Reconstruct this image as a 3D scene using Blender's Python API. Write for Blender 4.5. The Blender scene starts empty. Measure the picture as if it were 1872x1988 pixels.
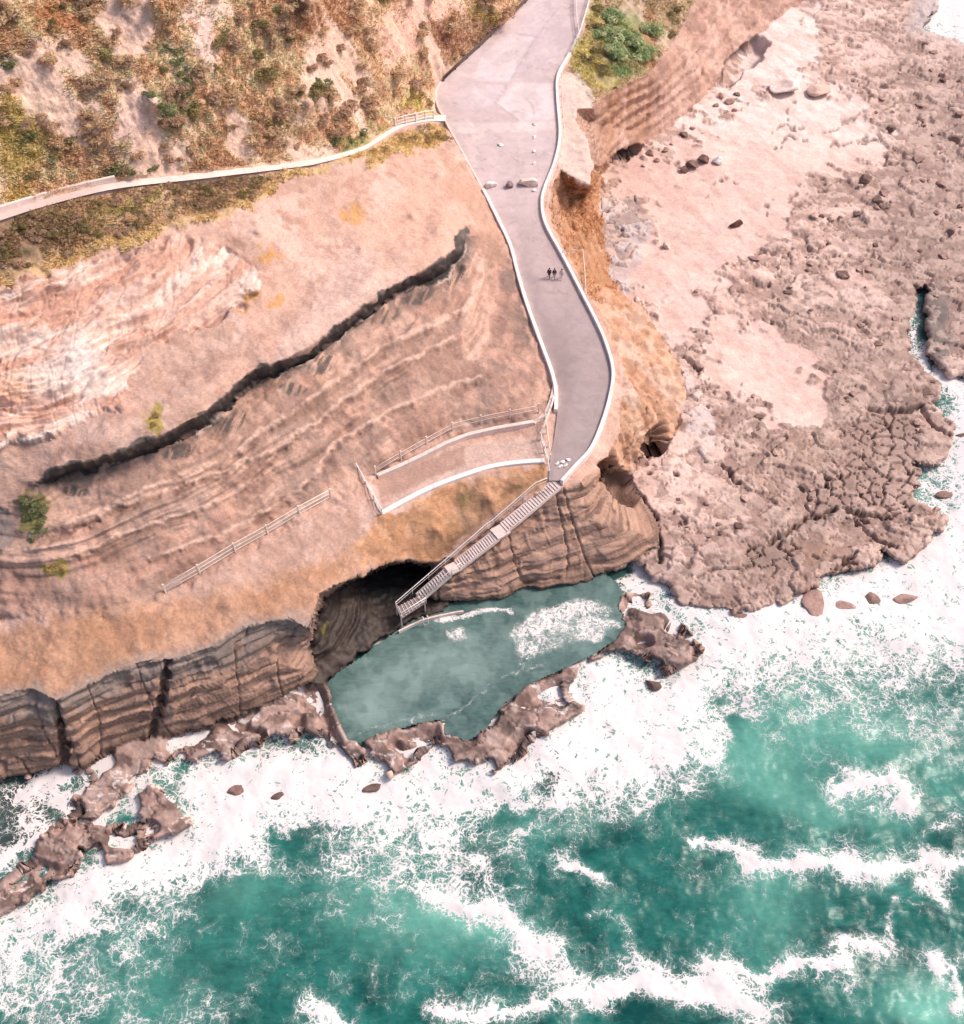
import bpy, bmesh, math, random
import numpy as np
from mathutils import Vector, Matrix

# ---------------------------------------------------------------- camera, sky, sun, exposure
SC = bpy.context.scene
COL = SC.collection
CX, CY, F = 936.0, 994.0, 2132.0
PITCH = math.radians(52.0)
SP, CP = math.sin(PITCH), math.cos(PITCH)
H = 94.0
cam = bpy.data.cameras.new('camera')
cam.sensor_fit = 'VERTICAL'
cam.angle = 2 * math.atan(994.0 / F)
cam.clip_end = 5000.0
cam_ob = bpy.data.objects.new('camera', cam)
COL.objects.link(cam_ob)
cam_ob.location = (0, 0, H)
cam_ob.rotation_euler = (math.pi / 2 - PITCH, 0, 0)
SC.camera = cam_ob

SUN_EL, SUN_AZ = math.radians(50), math.radians(72)   # azimuth from +Y towards +X
world = bpy.data.worlds.new('World')
SC.world = world
world.use_nodes = True
wn = world.node_tree.nodes
sky = wn.new('ShaderNodeTexSky')
sky.sky_type = 'NISHITA'
sky.sun_disc = False
sky.sun_elevation = SUN_EL
sky.sun_rotation = SUN_AZ
sky.dust_density = 4.0
bg = wn['Background']
bg.inputs['Strength'].default_value = 0.122
world.node_tree.links.new(sky.outputs[0], bg.inputs['Color'])
sun = bpy.data.lights.new('sun', 'SUN')
sun.energy = 1.75
sun.angle = math.radians(12)
sun.color = (1.0, 0.90, 0.82)
sun_ob = bpy.data.objects.new('sun', sun)
COL.objects.link(sun_ob)
sd = Vector((math.sin(SUN_AZ) * math.cos(SUN_EL), math.cos(SUN_AZ) * math.cos(SUN_EL), math.sin(SUN_EL)))
sun_ob.rotation_euler = sd.to_track_quat('Z', 'Y').to_euler()
SC.view_settings.view_transform = 'Standard'
SC.view_settings.look = 'None'
SC.view_settings.gamma = 1
SC.view_settings.exposure = 0.60
KL = 1.12      # how bright a flat sunlit surface of albedo 1 comes out; colours below are given as they look

rng = np.random.default_rng(7)
random.seed(7)

# ---------------------------------------------------------------- small helpers
def lin(c):
    c = np.asarray(c, dtype=np.float64) / 255.0
    g_ = c @ np.array([.30, .59, .11]); c = c * .90 + np.array([1.0, .985, .98]) * g_ * .10
    return np.where(c <= 0.04045, c / 12.92, ((c + 0.055) / 1.055) ** 2.4)
def C(r, g, b):
    return np.clip(lin((r, g, b)) / KL, 0.004, 0.88)
def sstep(a, b, x):
    t = np.clip((x - a) / (b - a), 0, 1)
    return t * t * (3 - 2 * t)
def ray(u, v):
    dx = u - CX; dv = v - CY
    return dx, F * CP - dv * SP, -F * SP - dv * CP
def unproj(u, v, z):
    dx, dy, dz = ray(u, v)
    t = (z - H) / dz
    return np.stack([dx * t, dy * t, np.broadcast_to(z, np.shape(dx * t))], -1)
def P(u, v, z):
    dx, dy, dz = ray(u, v); t = (z - H) / dz
    return Vector((dx * t, dy * t, z))

def _h(ix, iy, seed):
    n = (ix.astype(np.int64) * 374761393 + iy.astype(np.int64) * 668265263 + seed * 974711) & 0xFFFFFFFF
    n = ((n ^ (n >> 13)) * 1274126177) & 0xFFFFFFFF
    n = ((n ^ (n >> 16)) * 2246822519) & 0xFFFFFFFF
    return ((n ^ (n >> 15)) & 0xFFFFFF) / float(0xFFFFFF)
def vn(x, y, seed=0):
    ix = np.floor(x); iy = np.floor(y)
    fx = x - ix; fy = y - iy
    fx = fx * fx * fx * (fx * (fx * 6 - 15) + 10); fy = fy * fy * fy * (fy * (fy * 6 - 15) + 10)
    a = _h(ix, iy, seed); b = _h(ix + 1, iy, seed); c = _h(ix, iy + 1, seed); d = _h(ix + 1, iy + 1, seed)
    return (a + (b - a) * fx + (c - a) * fy + (a - b - c + d) * fx * fy) * 2 - 1
def fbm(x, y, octv=4, seed=0, gain=0.5):
    s = np.zeros(np.shape(x)); a = 1.0; n = 0
    for i in range(octv):
        ca, sa = math.cos(i * 1.1 + .3), math.sin(i * 1.1 + .3)
        s = s + a * vn(x * ca - y * sa, x * sa + y * ca, seed + i * 17)
        n += a; a *= gain
        x = x * 2.03; y = y * 2.03
    return s / n * 1.5
def voro(x, y, seed=0, jit=0.9):
    ix = np.floor(x); iy = np.floor(y)
    f1 = np.full(x.shape, 9.0); f2 = f1.copy(); idv = np.zeros(x.shape)
    for a in (-1, 0, 1):
        for b in (-1, 0, 1):
            cx = ix + a; cy = iy + b
            px = cx + .5 + (_h(cx, cy, seed) - .5) * jit; py = cy + .5 + (_h(cx, cy, seed + 99) - .5) * jit
            d = np.hypot(px - x, py - y); r = _h(cx, cy, seed + 5)
            m = d < f1
            f2 = np.where(m, f1, np.minimum(f2, d)); idv = np.where(m, r, idv); f1 = np.where(m, d, f1)
    return f1, f2, idv
def spline(pts, n=6):
    p = np.asarray(pts, float); out = []
    q = np.vstack([2 * p[0] - p[1], p, 2 * p[-1] - p[-2]])
    for i in range(1, len(q) - 2):
        for k in range(n):
            t = k / n
            out.append(0.5 * (2 * q[i] + (q[i + 1] - q[i - 1]) * t + (2 * q[i - 1] - 5 * q[i] + 4 * q[i + 1] - q[i + 2]) * t * t
                              + (3 * q[i] - q[i - 1] - 3 * q[i + 1] + q[i + 2]) * t ** 3))
    out.append(p[-1])
    return np.array(out)
def seg_dist(X, Y, pts, lim=None):
    d = np.full(X.shape, 1e9)
    p = np.asarray(pts, float)
    for i in range(len(p) - 1):
        ax, ay = p[i][:2]; bx, by = p[i + 1][:2]
        ex, ey = bx - ax, by - ay; L = ex * ex + ey * ey + 1e-9
        t = np.clip(((X - ax) * ex + (Y - ay) * ey) / L, 0, 1)
        d = np.minimum(d, (X - ax - t * ex) ** 2 + (Y - ay - t * ey) ** 2)
    return np.sqrt(d)
def inside(X, Y, pts):
    p = np.asarray(pts, float); c = np.zeros(X.shape, bool); n = len(p)
    for i in range(n):
        x1, y1 = p[i][:2]; x2, y2 = p[(i + 1) % n][:2]
        if y1 == y2: continue
        m = ((y1 > Y) != (y2 > Y)) & (X < (x2 - x1) * (Y - y1) / (y2 - y1) + x1)
        c ^= m
    return c
def soft(X, Y, pts, fe):
    """soft polygon mask, feather fe on each side of the outline"""
    p = np.asarray(pts, float)
    out = np.zeros(X.shape)
    x0, y0 = p[:, :2].min(0) - fe; x1, y1 = p[:, :2].max(0) + fe
    b = (X > x0) & (X < x1) & (Y > y0) & (Y < y1)
    xs, ys = X[b], Y[b]
    if xs.size == 0: return out
    d = seg_dist(xs, ys, np.vstack([p, p[:1]]))
    d = np.where(inside(xs, ys, p), d, -d)
    out[b] = sstep(-fe, fe, d)
    return out
def line_mask(X, Y, pts, w, fe=2.0):
    p = np.asarray(pts, float)
    m = np.max(w) + fe + 2
    b = (X > p[:, 0].min() - m) & (X < p[:, 0].max() + m) & (Y > p[:, 1].min() - m) & (Y < p[:, 1].max() + m)
    out = np.zeros(X.shape)
    out[b] = 1 - sstep(w - fe, w + fe, seg_dist(X[b], Y[b], p))
    return out
def blob(X, Y, u, v, ru, rv, rot=0):
    ca, sa = math.cos(rot), math.sin(rot)
    dx, dy = X - u, Y - v
    return np.exp(-(((dx * ca + dy * sa) / ru) ** 2 + ((-dx * sa + dy * ca) / rv) ** 2))

# ---------------------------------------------------------------- objects
def tag(o, label=None, cat=None, group=None, kind=None):
    if label: o['label'] = label
    if cat: o['category'] = cat
    if group: o['group'] = group
    if kind: o['kind'] = kind
    return o
def empty(name, loc, label, cat, group=None):
    o = bpy.data.objects.new(name, None); COL.objects.link(o); o.location = loc
    o.empty_display_size = 0.3
    return tag(o, label, cat, group)
def link_mesh(name, me, mat, parent=None, origin=None):
    o = bpy.data.objects.new(name, me); COL.objects.link(o)
    if mat is not None and not me.materials: me.materials.append(mat)
    if parent is not None:
        o.parent = parent
        o.matrix_parent_inverse = Matrix.Translation(-Vector(parent.location))
    return o
def np_mesh(name, verts, faces, cols=None, smooth=True, attrs=None):
    me = bpy.data.meshes.new(name)
    verts = np.ascontiguousarray(verts, np.float32); faces = np.ascontiguousarray(faces, np.int32)
    k = faces.shape[1]
    me.vertices.add(len(verts)); me.vertices.foreach_set('co', verts.ravel())
    me.loops.add(faces.size); me.loops.foreach_set('vertex_index', faces.ravel())
    me.polygons.add(len(faces)); me.polygons.foreach_set('loop_start', np.arange(0, faces.size, k, dtype=np.int32))
    me.polygons.foreach_set('use_smooth', np.full(len(faces), smooth))
    me.update(calc_edges=True)
    if cols is not None:
        a = me.color_attributes.new('tint', 'FLOAT_COLOR', 'POINT')
        a.data.foreach_set('color', np.hstack([cols, np.ones((len(cols), 1))]).astype(np.float32).ravel())
    for n, arr in (attrs or {}).items():
        a = me.attributes.new(n, 'FLOAT', 'POINT'); a.data.foreach_set('value', arr.astype(np.float32).ravel())
    return me

class MB:
    """collects boxes, bars and tubes; build() links them as ONE mesh object"""
    def __init__(s): s.v = []; s.f = []
    def add(s, v, f):
        o = len(s.v); s.v += [tuple(p) for p in v]; s.f += [tuple(i + o for i in q) for q in f]; return s
    def box(s, c, dx, dy, dz, ax=Vector((1, 0, 0)), up=Vector((0, 0, 1))):
        ax = ax.normalized(); ay = up.cross(ax).normalized(); az = ax.cross(ay)
        vs = [c + ax * (dx / 2 * i) + ay * (dy / 2 * j) + az * (dz / 2 * k) for k in (-1, 1) for j in (-1, 1) for i in (-1, 1)]
        return s.add(vs, [(0, 2, 3, 1), (4, 5, 7, 6), (0, 1, 5, 4), (2, 6, 7, 3), (0, 4, 6, 2), (1, 3, 7, 5)])
    def tube(s, pts, r, n=6):
        pts = [Vector(p) for p in pts]; vs = []; fs = []
        for i, p in enumerate(pts):
            d = (pts[min(i + 1, len(pts) - 1)] - pts[max(i - 1, 0)]).normalized()
            a = d.cross(Vector((0, 0, 1)))
            if a.length < 1e-3: a = Vector((1, 0, 0))
            a.normalize(); b = d.cross(a)
            rr = r[i] if hasattr(r, '__len__') else r
            vs += [p + (a * math.cos(2 * math.pi * k / n) + b * math.sin(2 * math.pi * k / n)) * rr for k in range(n)]
        for i in range(len(pts) - 1):
            for k in range(n):
                fs.append((i * n + k, i * n + (k + 1) % n, (i + 1) * n + (k + 1) % n, (i + 1) * n + k))
        fs.append(tuple(range(n))[::-1]); fs.append(tuple((len(pts) - 1) * n + k for k in range(n)))
        return s.add(vs, fs)
    def sweep(s, pts, w, h0, h1, chamfer=0.03):
        """a wall or kerb of width w along pts, from h0 below to h1 above the line"""
        pts = [Vector(p) for p in pts]; vs = []; fs = []
        c = chamfer; prof = [(-w / 2, h0), (w / 2, h0), (w / 2, h1 - c), (w / 2 - c, h1), (-w / 2 + c, h1), (-w / 2, h1 - c)]
        n = len(prof)
        for i, p in enumerate(pts):
            d = pts[min(i + 1, len(pts) - 1)] - pts[max(i - 1, 0)]; d.z = 0; d.normalize()
            sd_ = Vector((d.y, -d.x, 0))
            vs += [p + sd_ * a + Vector((0, 0, b)) for a, b in prof]
        for i in range(len(pts) - 1):
            for k in range(n):
                fs.append((i * n + k, i * n + (k + 1) % n, (i + 1) * n + (k + 1) % n, (i + 1) * n + k))
        fs.append(tuple(range(n))[::-1]); fs.append(tuple((len(pts) - 1) * n + k for k in range(n)))
        return s.add(vs, fs)
    def build(s, name, mat, parent=None, smooth=False):
        me = bpy.data.meshes.new(name); me.from_pydata(s.v, [], s.f); me.validate(); me.update()
        bm = bmesh.new(); bm.from_mesh(me); bmesh.ops.recalc_face_normals(bm, faces=bm.faces); bm.to_mesh(me); bm.free()
        if smooth: me.polygons.foreach_set('use_smooth', [True] * len(me.polygons))
        return link_mesh(name, me, mat, parent)

# ---------------------------------------------------------------- materials
def new_mat(name):
    m = bpy.data.materials.new(name); m.use_nodes = True
    nt = m.node_tree; return m, nt, nt.nodes['Principled BSDF'], nt.nodes, nt.links
def mathn(nt, op, a, b=None, clamp=False):
    n = nt.nodes.new('ShaderNodeMath'); n.operation = op; n.use_clamp = clamp
    for i, x in enumerate((a, b)):
        if x is None: continue
        if isinstance(x, (int, float)): n.inputs[i].default_value = x
        else: nt.links.new(x, n.inputs[i])
    return n.outputs[0]
def noise(nt, vec, scale, detail=4, rough=0.55, dist=0.0):
    n = nt.nodes.new('ShaderNodeTexNoise'); n.inputs['Scale'].default_value = scale
    n.inputs['Detail'].default_value = detail; n.inputs['Roughness'].default_value = rough; n.inputs['Distortion'].default_value = dist
    nt.links.new(vec, n.inputs['Vector']); return n.outputs['Fac'], n.outputs['Color']
def maprange(nt, x, a, b, c, d, smooth=False):
    n = nt.nodes.new('ShaderNodeMapRange'); n.interpolation_type = 'SMOOTHSTEP' if smooth else 'LINEAR'
    for i, q in enumerate((a, b, c, d)):
        if isinstance(q, (int, float)): n.inputs[i + 1].default_value = q
        else: nt.links.new(q, n.inputs[i + 1])
    nt.links.new(x, n.inputs[0]); return n.outputs[0]
def mixc(nt, f, a, b, mode='MIX'):
    n = nt.nodes.new('ShaderNodeMix'); n.data_type = 'RGBA'; n.blend_type = mode
    for s_, x in ((0, f), (6, a), (7, b)):
        if isinstance(x, (int, float)): n.inputs[s_].default_value = x
        elif isinstance(x, (tuple, list, np.ndarray)): n.inputs[s_].default_value = (*[float(q) for q in x[:3]], 1)
        else: nt.links.new(x, n.inputs[s_])
    return n.outputs[2]
def objco(nt):
    return nt.nodes.new('ShaderNodeTexCoord').outputs['Object']
def worldpos(nt):
    return nt.nodes.new('ShaderNodeNewGeometry').outputs['Position']

def surf_mat(name, col, rough=0.85, var=0.25, scale=3.0, bump=0.15, metal=0.0, stain=None):
    m, nt, p, N, L = new_mat(name)
    co = worldpos(nt)
    f1, _ = noise(nt, co, scale, 6, 0.6); f2, _ = noise(nt, co, scale * 0.13, 3, 0.5)
    k = mathn(nt, 'ADD', maprange(nt, f1, .25, .75, 1 - var, 1 + var * .6), maprange(nt, f2, .3, .7, -var * .5, var * .5))
    c = mixc(nt, 1.0, col, (1, 1, 1), 'MULTIPLY')
    mul = N.new('ShaderNodeVectorMath'); mul.operation = 'SCALE'
    L.new(c, mul.inputs[0]); L.new(k, mul.inputs['Scale'])
    out = mul.outputs[0]
    if stain is not None:
        f3, _ = noise(nt, co, 0.9, 5, 0.65, 1.0)
        out = mixc(nt, maprange(nt, f3, .55, .72, 0, 0.7), out, stain)
    L.new(out, p.inputs['Base Color'])
    p.inputs['Roughness'].default_value = rough; p.inputs['Metallic'].default_value = metal
    if bump:
        b = N.new('ShaderNodeBump'); b.inputs['Strength'].default_value = bump; b.inputs['Distance'].default_value = 0.05
        L.new(f1, b.inputs['Height']); L.new(b.outputs[0], p.inputs['Normal'])
    return m
def tint_mat(name, rough=0.9, fine=7.0, var=0.3, bump=0.5, dist=0.08, wet=False, aniso=None):
    """ground and rock: colour from the 'tint' attribute, broken up by fine noise in world space"""
    m, nt, p, N, L = new_mat(name)
    a = N.new('ShaderNodeAttribute'); a.attribute_name = 'tint'
    co = worldpos(nt)
    if aniso:
        mp = N.new('ShaderNodeMapping'); mp.inputs['Scale'].default_value = aniso; L.new(co, mp.inputs[0]); co = mp.outputs[0]
    f1, _ = noise(nt, co, fine, 5, 0.65); f2, _ = noise(nt, co, fine * 0.22, 4, 0.6, 0.6)
    k = mathn(nt, 'MULTIPLY', maprange(nt, f1, .25, .75, 1 - var, 1 + var * .8), maprange(nt, f2, .3, .7, 1 - var * .6, 1 + var * .5))
    mul = N.new('ShaderNodeVectorMath'); mul.operation = 'SCALE'
    L.new(a.outputs['Color'], mul.inputs[0]); L.new(k, mul.inputs['Scale'])
    L.new(mul.outputs[0], p.inputs['Base Color'])
    p.inputs['Roughness'].default_value = rough
    p.inputs['Specular IOR Level'].default_value = 0.25
    b = N.new('ShaderNodeBump'); b.inputs['Strength'].default_value = bump; b.inputs['Distance'].default_value = dist
    hh = mathn(nt, 'ADD', f1, mathn(nt, 'MULTIPLY', f2, 2.0))
    L.new(hh, b.inputs['Height']); L.new(b.outputs[0], p.inputs['Normal'])
    if wet:
        w = N.new('ShaderNodeAttribute'); w.attribute_name = 'wet'
        L.new(maprange(nt, w.outputs['Fac'], 0, 1, rough, 0.35), p.inputs['Roughness'])
    return m

M_hill = tint_mat('hillside_soil', fine=5.0, var=0.38, bump=0.7)
M_head = tint_mat('headland_rock', fine=6.0, var=0.24, bump=0.55, aniso=(0.6, 0.6, 2.2), wet=True)
M_shelf = tint_mat('platform_rock', fine=5.0, var=0.22, bump=0.35, wet=True)
M_leaf = tint_mat('leaves', fine=9.0, var=0.14, bump=0.0)
_nt = M_leaf.node_tree; _tr = _nt.nodes.new('ShaderNodeBsdfTranslucent'); _mx = _nt.nodes.new('ShaderNodeMixShader'); _pb = _nt.nodes['Principled BSDF']
_nt.links.new(_pb.inputs['Base Color'].links[0].from_socket, _tr.inputs[0]); _mx.inputs[0].default_value = .5
_nt.links.new(_pb.outputs[0], _mx.inputs[1]); _nt.links.new(_tr.outputs[0], _mx.inputs[2])
_nt.links.new(_mx.outputs[0], [n for n in _nt.nodes if n.type == 'OUTPUT_MATERIAL'][0].inputs[0])
M_rock = tint_mat('loose_rock', fine=4.0, var=0.3, bump=0.6)
M_white = surf_mat('white_paint', C(246, 234, 228), 0.7, 0.10, 2.0, 0.1, stain=tuple(C(216, 192, 180)))
M_pale = surf_mat('pale_concrete', C(240, 212, 200), 0.85, 0.16, 2.5, 0.25, stain=tuple(C(190, 155, 140)))
M_timber = surf_mat('bleached_timber', C(250, 226, 210), 0.8, 0.2, 5.0, 0.2)
M_steel = surf_mat('galvanised_steel', C(228, 208, 200), 0.5, 0.12, 4.0, 0.05, metal=0.0)
M_dark = surf_mat('dark_steel', C(95, 75, 72), 0.6, 0.2, 4.0, 0.1)
M_stair = surf_mat('stair_concrete', C(228, 202, 194), 0.85, 0.2, 3.0, 0.25, stain=tuple(C(150, 122, 116)))
M_skin = surf_mat('skin', C(205, 160, 135), 0.6, 0.05, 9.0, 0.0)
M_black = surf_mat('dark_cloth', C(45, 32, 36), 0.9, 0.2, 20.0, 0.0)
M_cream = surf_mat('pale_cloth', C(238, 215, 212), 0.9, 0.1, 20.0, 0.0)
M_grey = surf_mat('grey_cloth', C(150, 130, 132), 0.9, 0.1, 20.0, 0.0)
M_hair = surf_mat('dark_hair', C(50, 36, 32), 0.6, 0.2, 30.0, 0.0)

# ---------------------------------------------------------------- survey: lines on the map (map units; z in metres)
def road_z(v):
    return np.interp(v, [-600, -200, 0, 100, 200, 300, 400, 500, 600, 720, 820, 930, 960], [24, 20, 17.5, 16.4, 15.3, 14.2, 13.2, 12.2, 11.4, 10.4, 9.6, 9.0, 8.9])
ROAD_L = [(1250, -330), (1110, -120), (1026, 0), (940, 84), (857, 160), (848, 180), (851, 203), (864, 230), (891, 280), (941, 370), (971, 430), (994, 480), (1008, 533), (1026, 593), (1051, 662), (1066, 702), (1077, 735), (1082, 765), (1082, 800), (1076, 850), (1066, 900), (1066, 930)]
ROAD_R = [(1330, -330), (1200, -120), (1143, 0), (1122, 72), (1104, 105), (1081, 147), (1079, 190), (1084, 265), (1074, 317), (1055, 366), (1049, 397), (1057, 440), (1091, 503), (1127, 573), (1157, 632), (1174, 672), (1187, 723), (1181, 772), (1165, 826), (1144, 873), (1117, 903), (1088, 935)]
ROAD_POLY = ROAD_L + ROAD_R[::-1]
PATH = [(-420, 560, 32), (-120, 462, 31), (0, 419, 30), (110, 385, 29), (228, 358, 28), (400, 339, 25.8), (560, 321, 23.4), (624, 311, 22.3), (700, 290, 20.5), (737, 269, 19.2), (775, 245, 17.9), (810, 234, 16.8), (838, 230, 15.9), (866, 229, 15.1)]
PATH_W = [9, 9, 9, 9, 8, 7, 5.5, 5, 4.5, 4.5, 5, 5, 5.5, 6]
SEAM = [(72, 935, 19.4), (110, 921, 19.4), (170, 905, 19.3), (250, 880, 19.2), (330, 850, 19.1), (400, 815, 19.0), (440, 780, 18.9), (470, 752, 18.9), (500, 728, 18.8), (560, 706, 18.6), (610, 680, 18.5), (660, 640, 18.3), (700, 612, 18.2), (740, 582, 18.1), (800, 548, 17.8), (860, 516, 17.4), (890, 490, 17.2), (903, 455, 17.0)]
SEAM_W = [7, 12, 12, 11, 12, 11, 10, 10, 9, 10, 11, 12, 13, 13, 14, 15, 14, 9]
TOP = [(-420, 1420, 10), (-120, 1375, 10), (0, 1352, 9.8), (60, 1338, 9.8), (110, 1362, 9.6), (150, 1340, 9.6), (200, 1312, 9.6), (260, 1287, 9.6), (330, 1280, 9.5), (410, 1257, 9.4), (470, 1217, 9.4), (520, 1205, 9.3), (560, 1202, 9.2), (590, 1218, 9.0), (603, 1225, 9), (612, 1185, 9), (622, 1155, 8.9), (660, 1132, 8.4), (705, 1112, 7.8), (750, 1090, 7.0), (800, 1087, 5.8), (845, 1090, 4.6),
       (880, 1080, 4.4), (905, 1062, 4.9), (955, 1022, 6.2), (985, 1000, 6.9), (1040, 958, 8.2), (1080, 948, 8.6), (1130, 938, 8.4), (1160, 905, 8.2), (1178, 887, 8.2), (1203, 840, 8.4), (1208, 780, 9.0), (1212, 720, 9.6), (1194, 660, 10.3), (1168, 610, 10.7), (1137, 560, 11.3), (1104, 495, 11.8), (1074, 440, 12.3), (1066, 400, 12.8), (1072, 365, 13.2), (1088, 328, 13.7),
       (1110, 345, 13.3), (1144, 362, 12.9), (1153, 320, 13.2), (1143, 277, 13.6), (1120, 235, 14.4), (1122, 214, 14.6), (1150, 210, 14.2), (1165, 190, 14.2), (1200, 168, 13.6), (1260, 142, 12.6), (1300, 92, 12.2), (1330, 40, 12.2), (1360, -30, 12.4), (1480, -330, 14)]
BASE = [(-420, 1580), (-120, 1540), (0, 1512), (90, 1495), (130, 1482), (165, 1490), (215, 1455), (260, 1440), (330, 1432), (420, 1402), (500, 1378), (560, 1350), (605, 1325), (613, 1300), (603, 1262), (609, 1232), (618, 1190), (628, 1161), (664, 1138), (708, 1118), (752, 1096), (800, 1093), (838, 1098), (832, 1125), (824, 1150), (842, 1166), (877, 1170), (890, 1166), (936, 1170), (984, 1164), (1039, 1145), (1050, 1149), (1102, 1139),
        (1150, 1125), (1185, 1110), (1230, 1090), (1275, 1060), (1283, 1030), (1268, 1000), (1240, 960), (1222, 928), (1240, 895), (1262, 872), (1295, 866), (1312, 840), (1322, 800), (1335, 770), (1318, 720), (1292, 670), (1270, 630), (1240, 592), (1215, 575), (1195, 545), (1180, 500), (1170, 440), (1165, 400), (1164, 372), (1170, 340), (1190, 312), (1215, 302), (1240, 287), (1300, 247), (1350, 205), (1385, 175), (1405, 140), (1430, 110), (1470, 70), (1520, 30), (1570, -10), (1800, -330)]
OUT = [(1480, -900), (-900, -900), (-900, 1500)]
A_POLY = [p[:2] for p in TOP] + OUT
B_POLY = BASE + [(1800, -900), (-900, -900), (-900, 1600)]
# enclosure by the road end
WALL_E = [(742, 1000), (778, 980), (822, 957), (862, 940), (906, 924), (956, 909), (1010, 901), (1057, 898)]
FLOOR_E = WALL_E + [(1060, 860), (1048, 850), (960, 862), (900, 868), (860, 876), (790, 905), (735, 927), (712, 935)]
FEN_A = [(322, 1150, 10.9), (388, 1112, 10.9), (457, 1070, 10.9), (520, 1035, 10.8), (582, 998, 10.8), (643, 965, 10.7)]
BENCH_B = [(733, 925, 9.9), (778, 906, 9.9), (820, 886, 9.9), (867, 862, 9.9), (908, 846, 9.9), (960, 834, 9.8), (1036, 821, 9.8), (1056, 806, 9.9), (1068, 785, 10.0), (1076, 760, 10.1)]
FEN_B = [(730, 921, 10.2), (762, 901, 10.2), (792, 884, 10.2), (824, 866, 10.2), (883, 834, 10.3), (952, 818, 10.3), (1016, 806, 10.3), (1046, 800, 10.3)]
# the pool, and the land against the sea
POOL = [(640, 1330), (652, 1310), (700, 1280), (740, 1252), (776, 1224), (800, 1210), (831, 1199), (879, 1188), (905, 1183), (936, 1181), (984, 1172), (1039, 1152), (1052, 1157), (1102, 1147), (1150, 1134), (1190, 1138), (1202, 1160), (1192, 1185), (1210, 1215), (1195, 1240), (1150, 1270), (1110, 1290), (1060, 1312), (1024, 1330), (975, 1366), (944, 1412), (911, 1432), (868, 1422), (857, 1393), (811, 1402), (734, 1425), (704, 1438), (676, 1436), (662, 1408), (650, 1375)]
ROCKS_W = [(704, 1438), (734, 1425), (811, 1402), (857, 1393), (864, 1422), (911, 1432), (944, 1412), (971, 1368), (1024, 1328), (1060, 1310), (1110, 1288), (1135, 1283), (1114, 1328), (1124, 1362), (1137, 1368), (1080, 1415), (1024, 1458), (987, 1482), (964, 1505), (951, 1475), (924, 1472), (887, 1485), (870, 1460), (854, 1440), (811, 1482), (764, 1507)]
ROCKS_E = [(1192, 1160), (1215, 1152), (1248, 1151), (1265, 1155), (1291, 1190), (1301, 1203), (1328, 1210), (1345, 1236), (1365, 1260), (1358, 1276), (1308, 1306), (1291, 1316), (1280, 1290), (1250, 1272), (1225, 1262), (1195, 1262), (1165, 1275), (1140, 1284), (1130, 1278), (1160, 1262), (1195, 1240), (1210, 1215), (1192, 1185)]
SLAB1 = [(-420, 1830), (-420, 1790), (-100, 1760), (0, 1706), (67, 1645), (127, 1578), (140, 1600), (170, 1612), (186, 1645), (165, 1655), (147, 1648), (163, 1685), (147, 1708), (93, 1715), (60, 1755), (0, 1778), (-120, 1810)]
SLAB2 = [(130, 1596), (170, 1610), (202, 1680), (230, 1672), (247, 1668), (294, 1640), (274, 1590), (240, 1600), (213, 1608)]
SLAB3 = [(257, 1538), (300, 1532), (333, 1552), (373, 1602), (333, 1628), (297, 1638), (277, 1588)]
LEDGE_L = [(110, 1480), (165, 1487), (215, 1450), (260, 1436), (330, 1428), (420, 1398), (500, 1374), (560, 1346), (605, 1320), (650, 1330), (655, 1375), (670, 1410), (690, 1440), (720, 1470), (690, 1490), (640, 1440), (600, 1425), (560, 1440), (520, 1420), (500, 1450), (440, 1480), (420, 1462), (380, 1480), (340, 1470), (330, 1500), (300, 1480), (260, 1520), (215, 1560), (180, 1600), (120, 1590), (150, 1540), (165, 1505)]
SHELF = [(1258, 1113), (1281, 1130), (1300, 1150), (1335, 1176), (1360, 1186), (1405, 1180), (1420, 1190), (1461, 1190), (1508, 1176), (1571, 1146), (1600, 1128), (1648, 1110), (1681, 1100), (1705, 1102), (1718, 1070), (1735, 1080), (1745, 1098), (1781, 1080), (1805, 1050), (1828, 1030), (1835, 996), (1800, 985), (1770, 965), (1785, 930), (1780, 900), (1800, 905), (1845, 896), (1855, 816), (1811, 793), (1831, 750), (1820, 735), (1790, 715), (1772, 690), (1768, 640), (1785, 560), (1800, 560), (1800, 690), (1840, 730), (1880, 728), (2000, 700), (2500, 650), (2500, -600), (1950, -200), (1900, 95), (1790, 55), (1820, 20), (1840, -40), (1900, -330), (1700, -400), (1000, -100), (900, 700), (900, 1140), (1102, 1130), (1150, 1115), (1185, 1100), (1230, 1085)]
DECK = [(600, 1335), (642, 1328), (652, 1308), (700, 1278), (740, 1250), (776, 1222), (800, 1208), (831, 1197), (879, 1186), (890, 1160), (890, 1060), (600, 1060)]
LAND = [A_POLY, B_POLY, ROCKS_W, ROCKS_E, SLAB1, SLAB2, SLAB3, LEDGE_L, SHELF, DECK]

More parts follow.
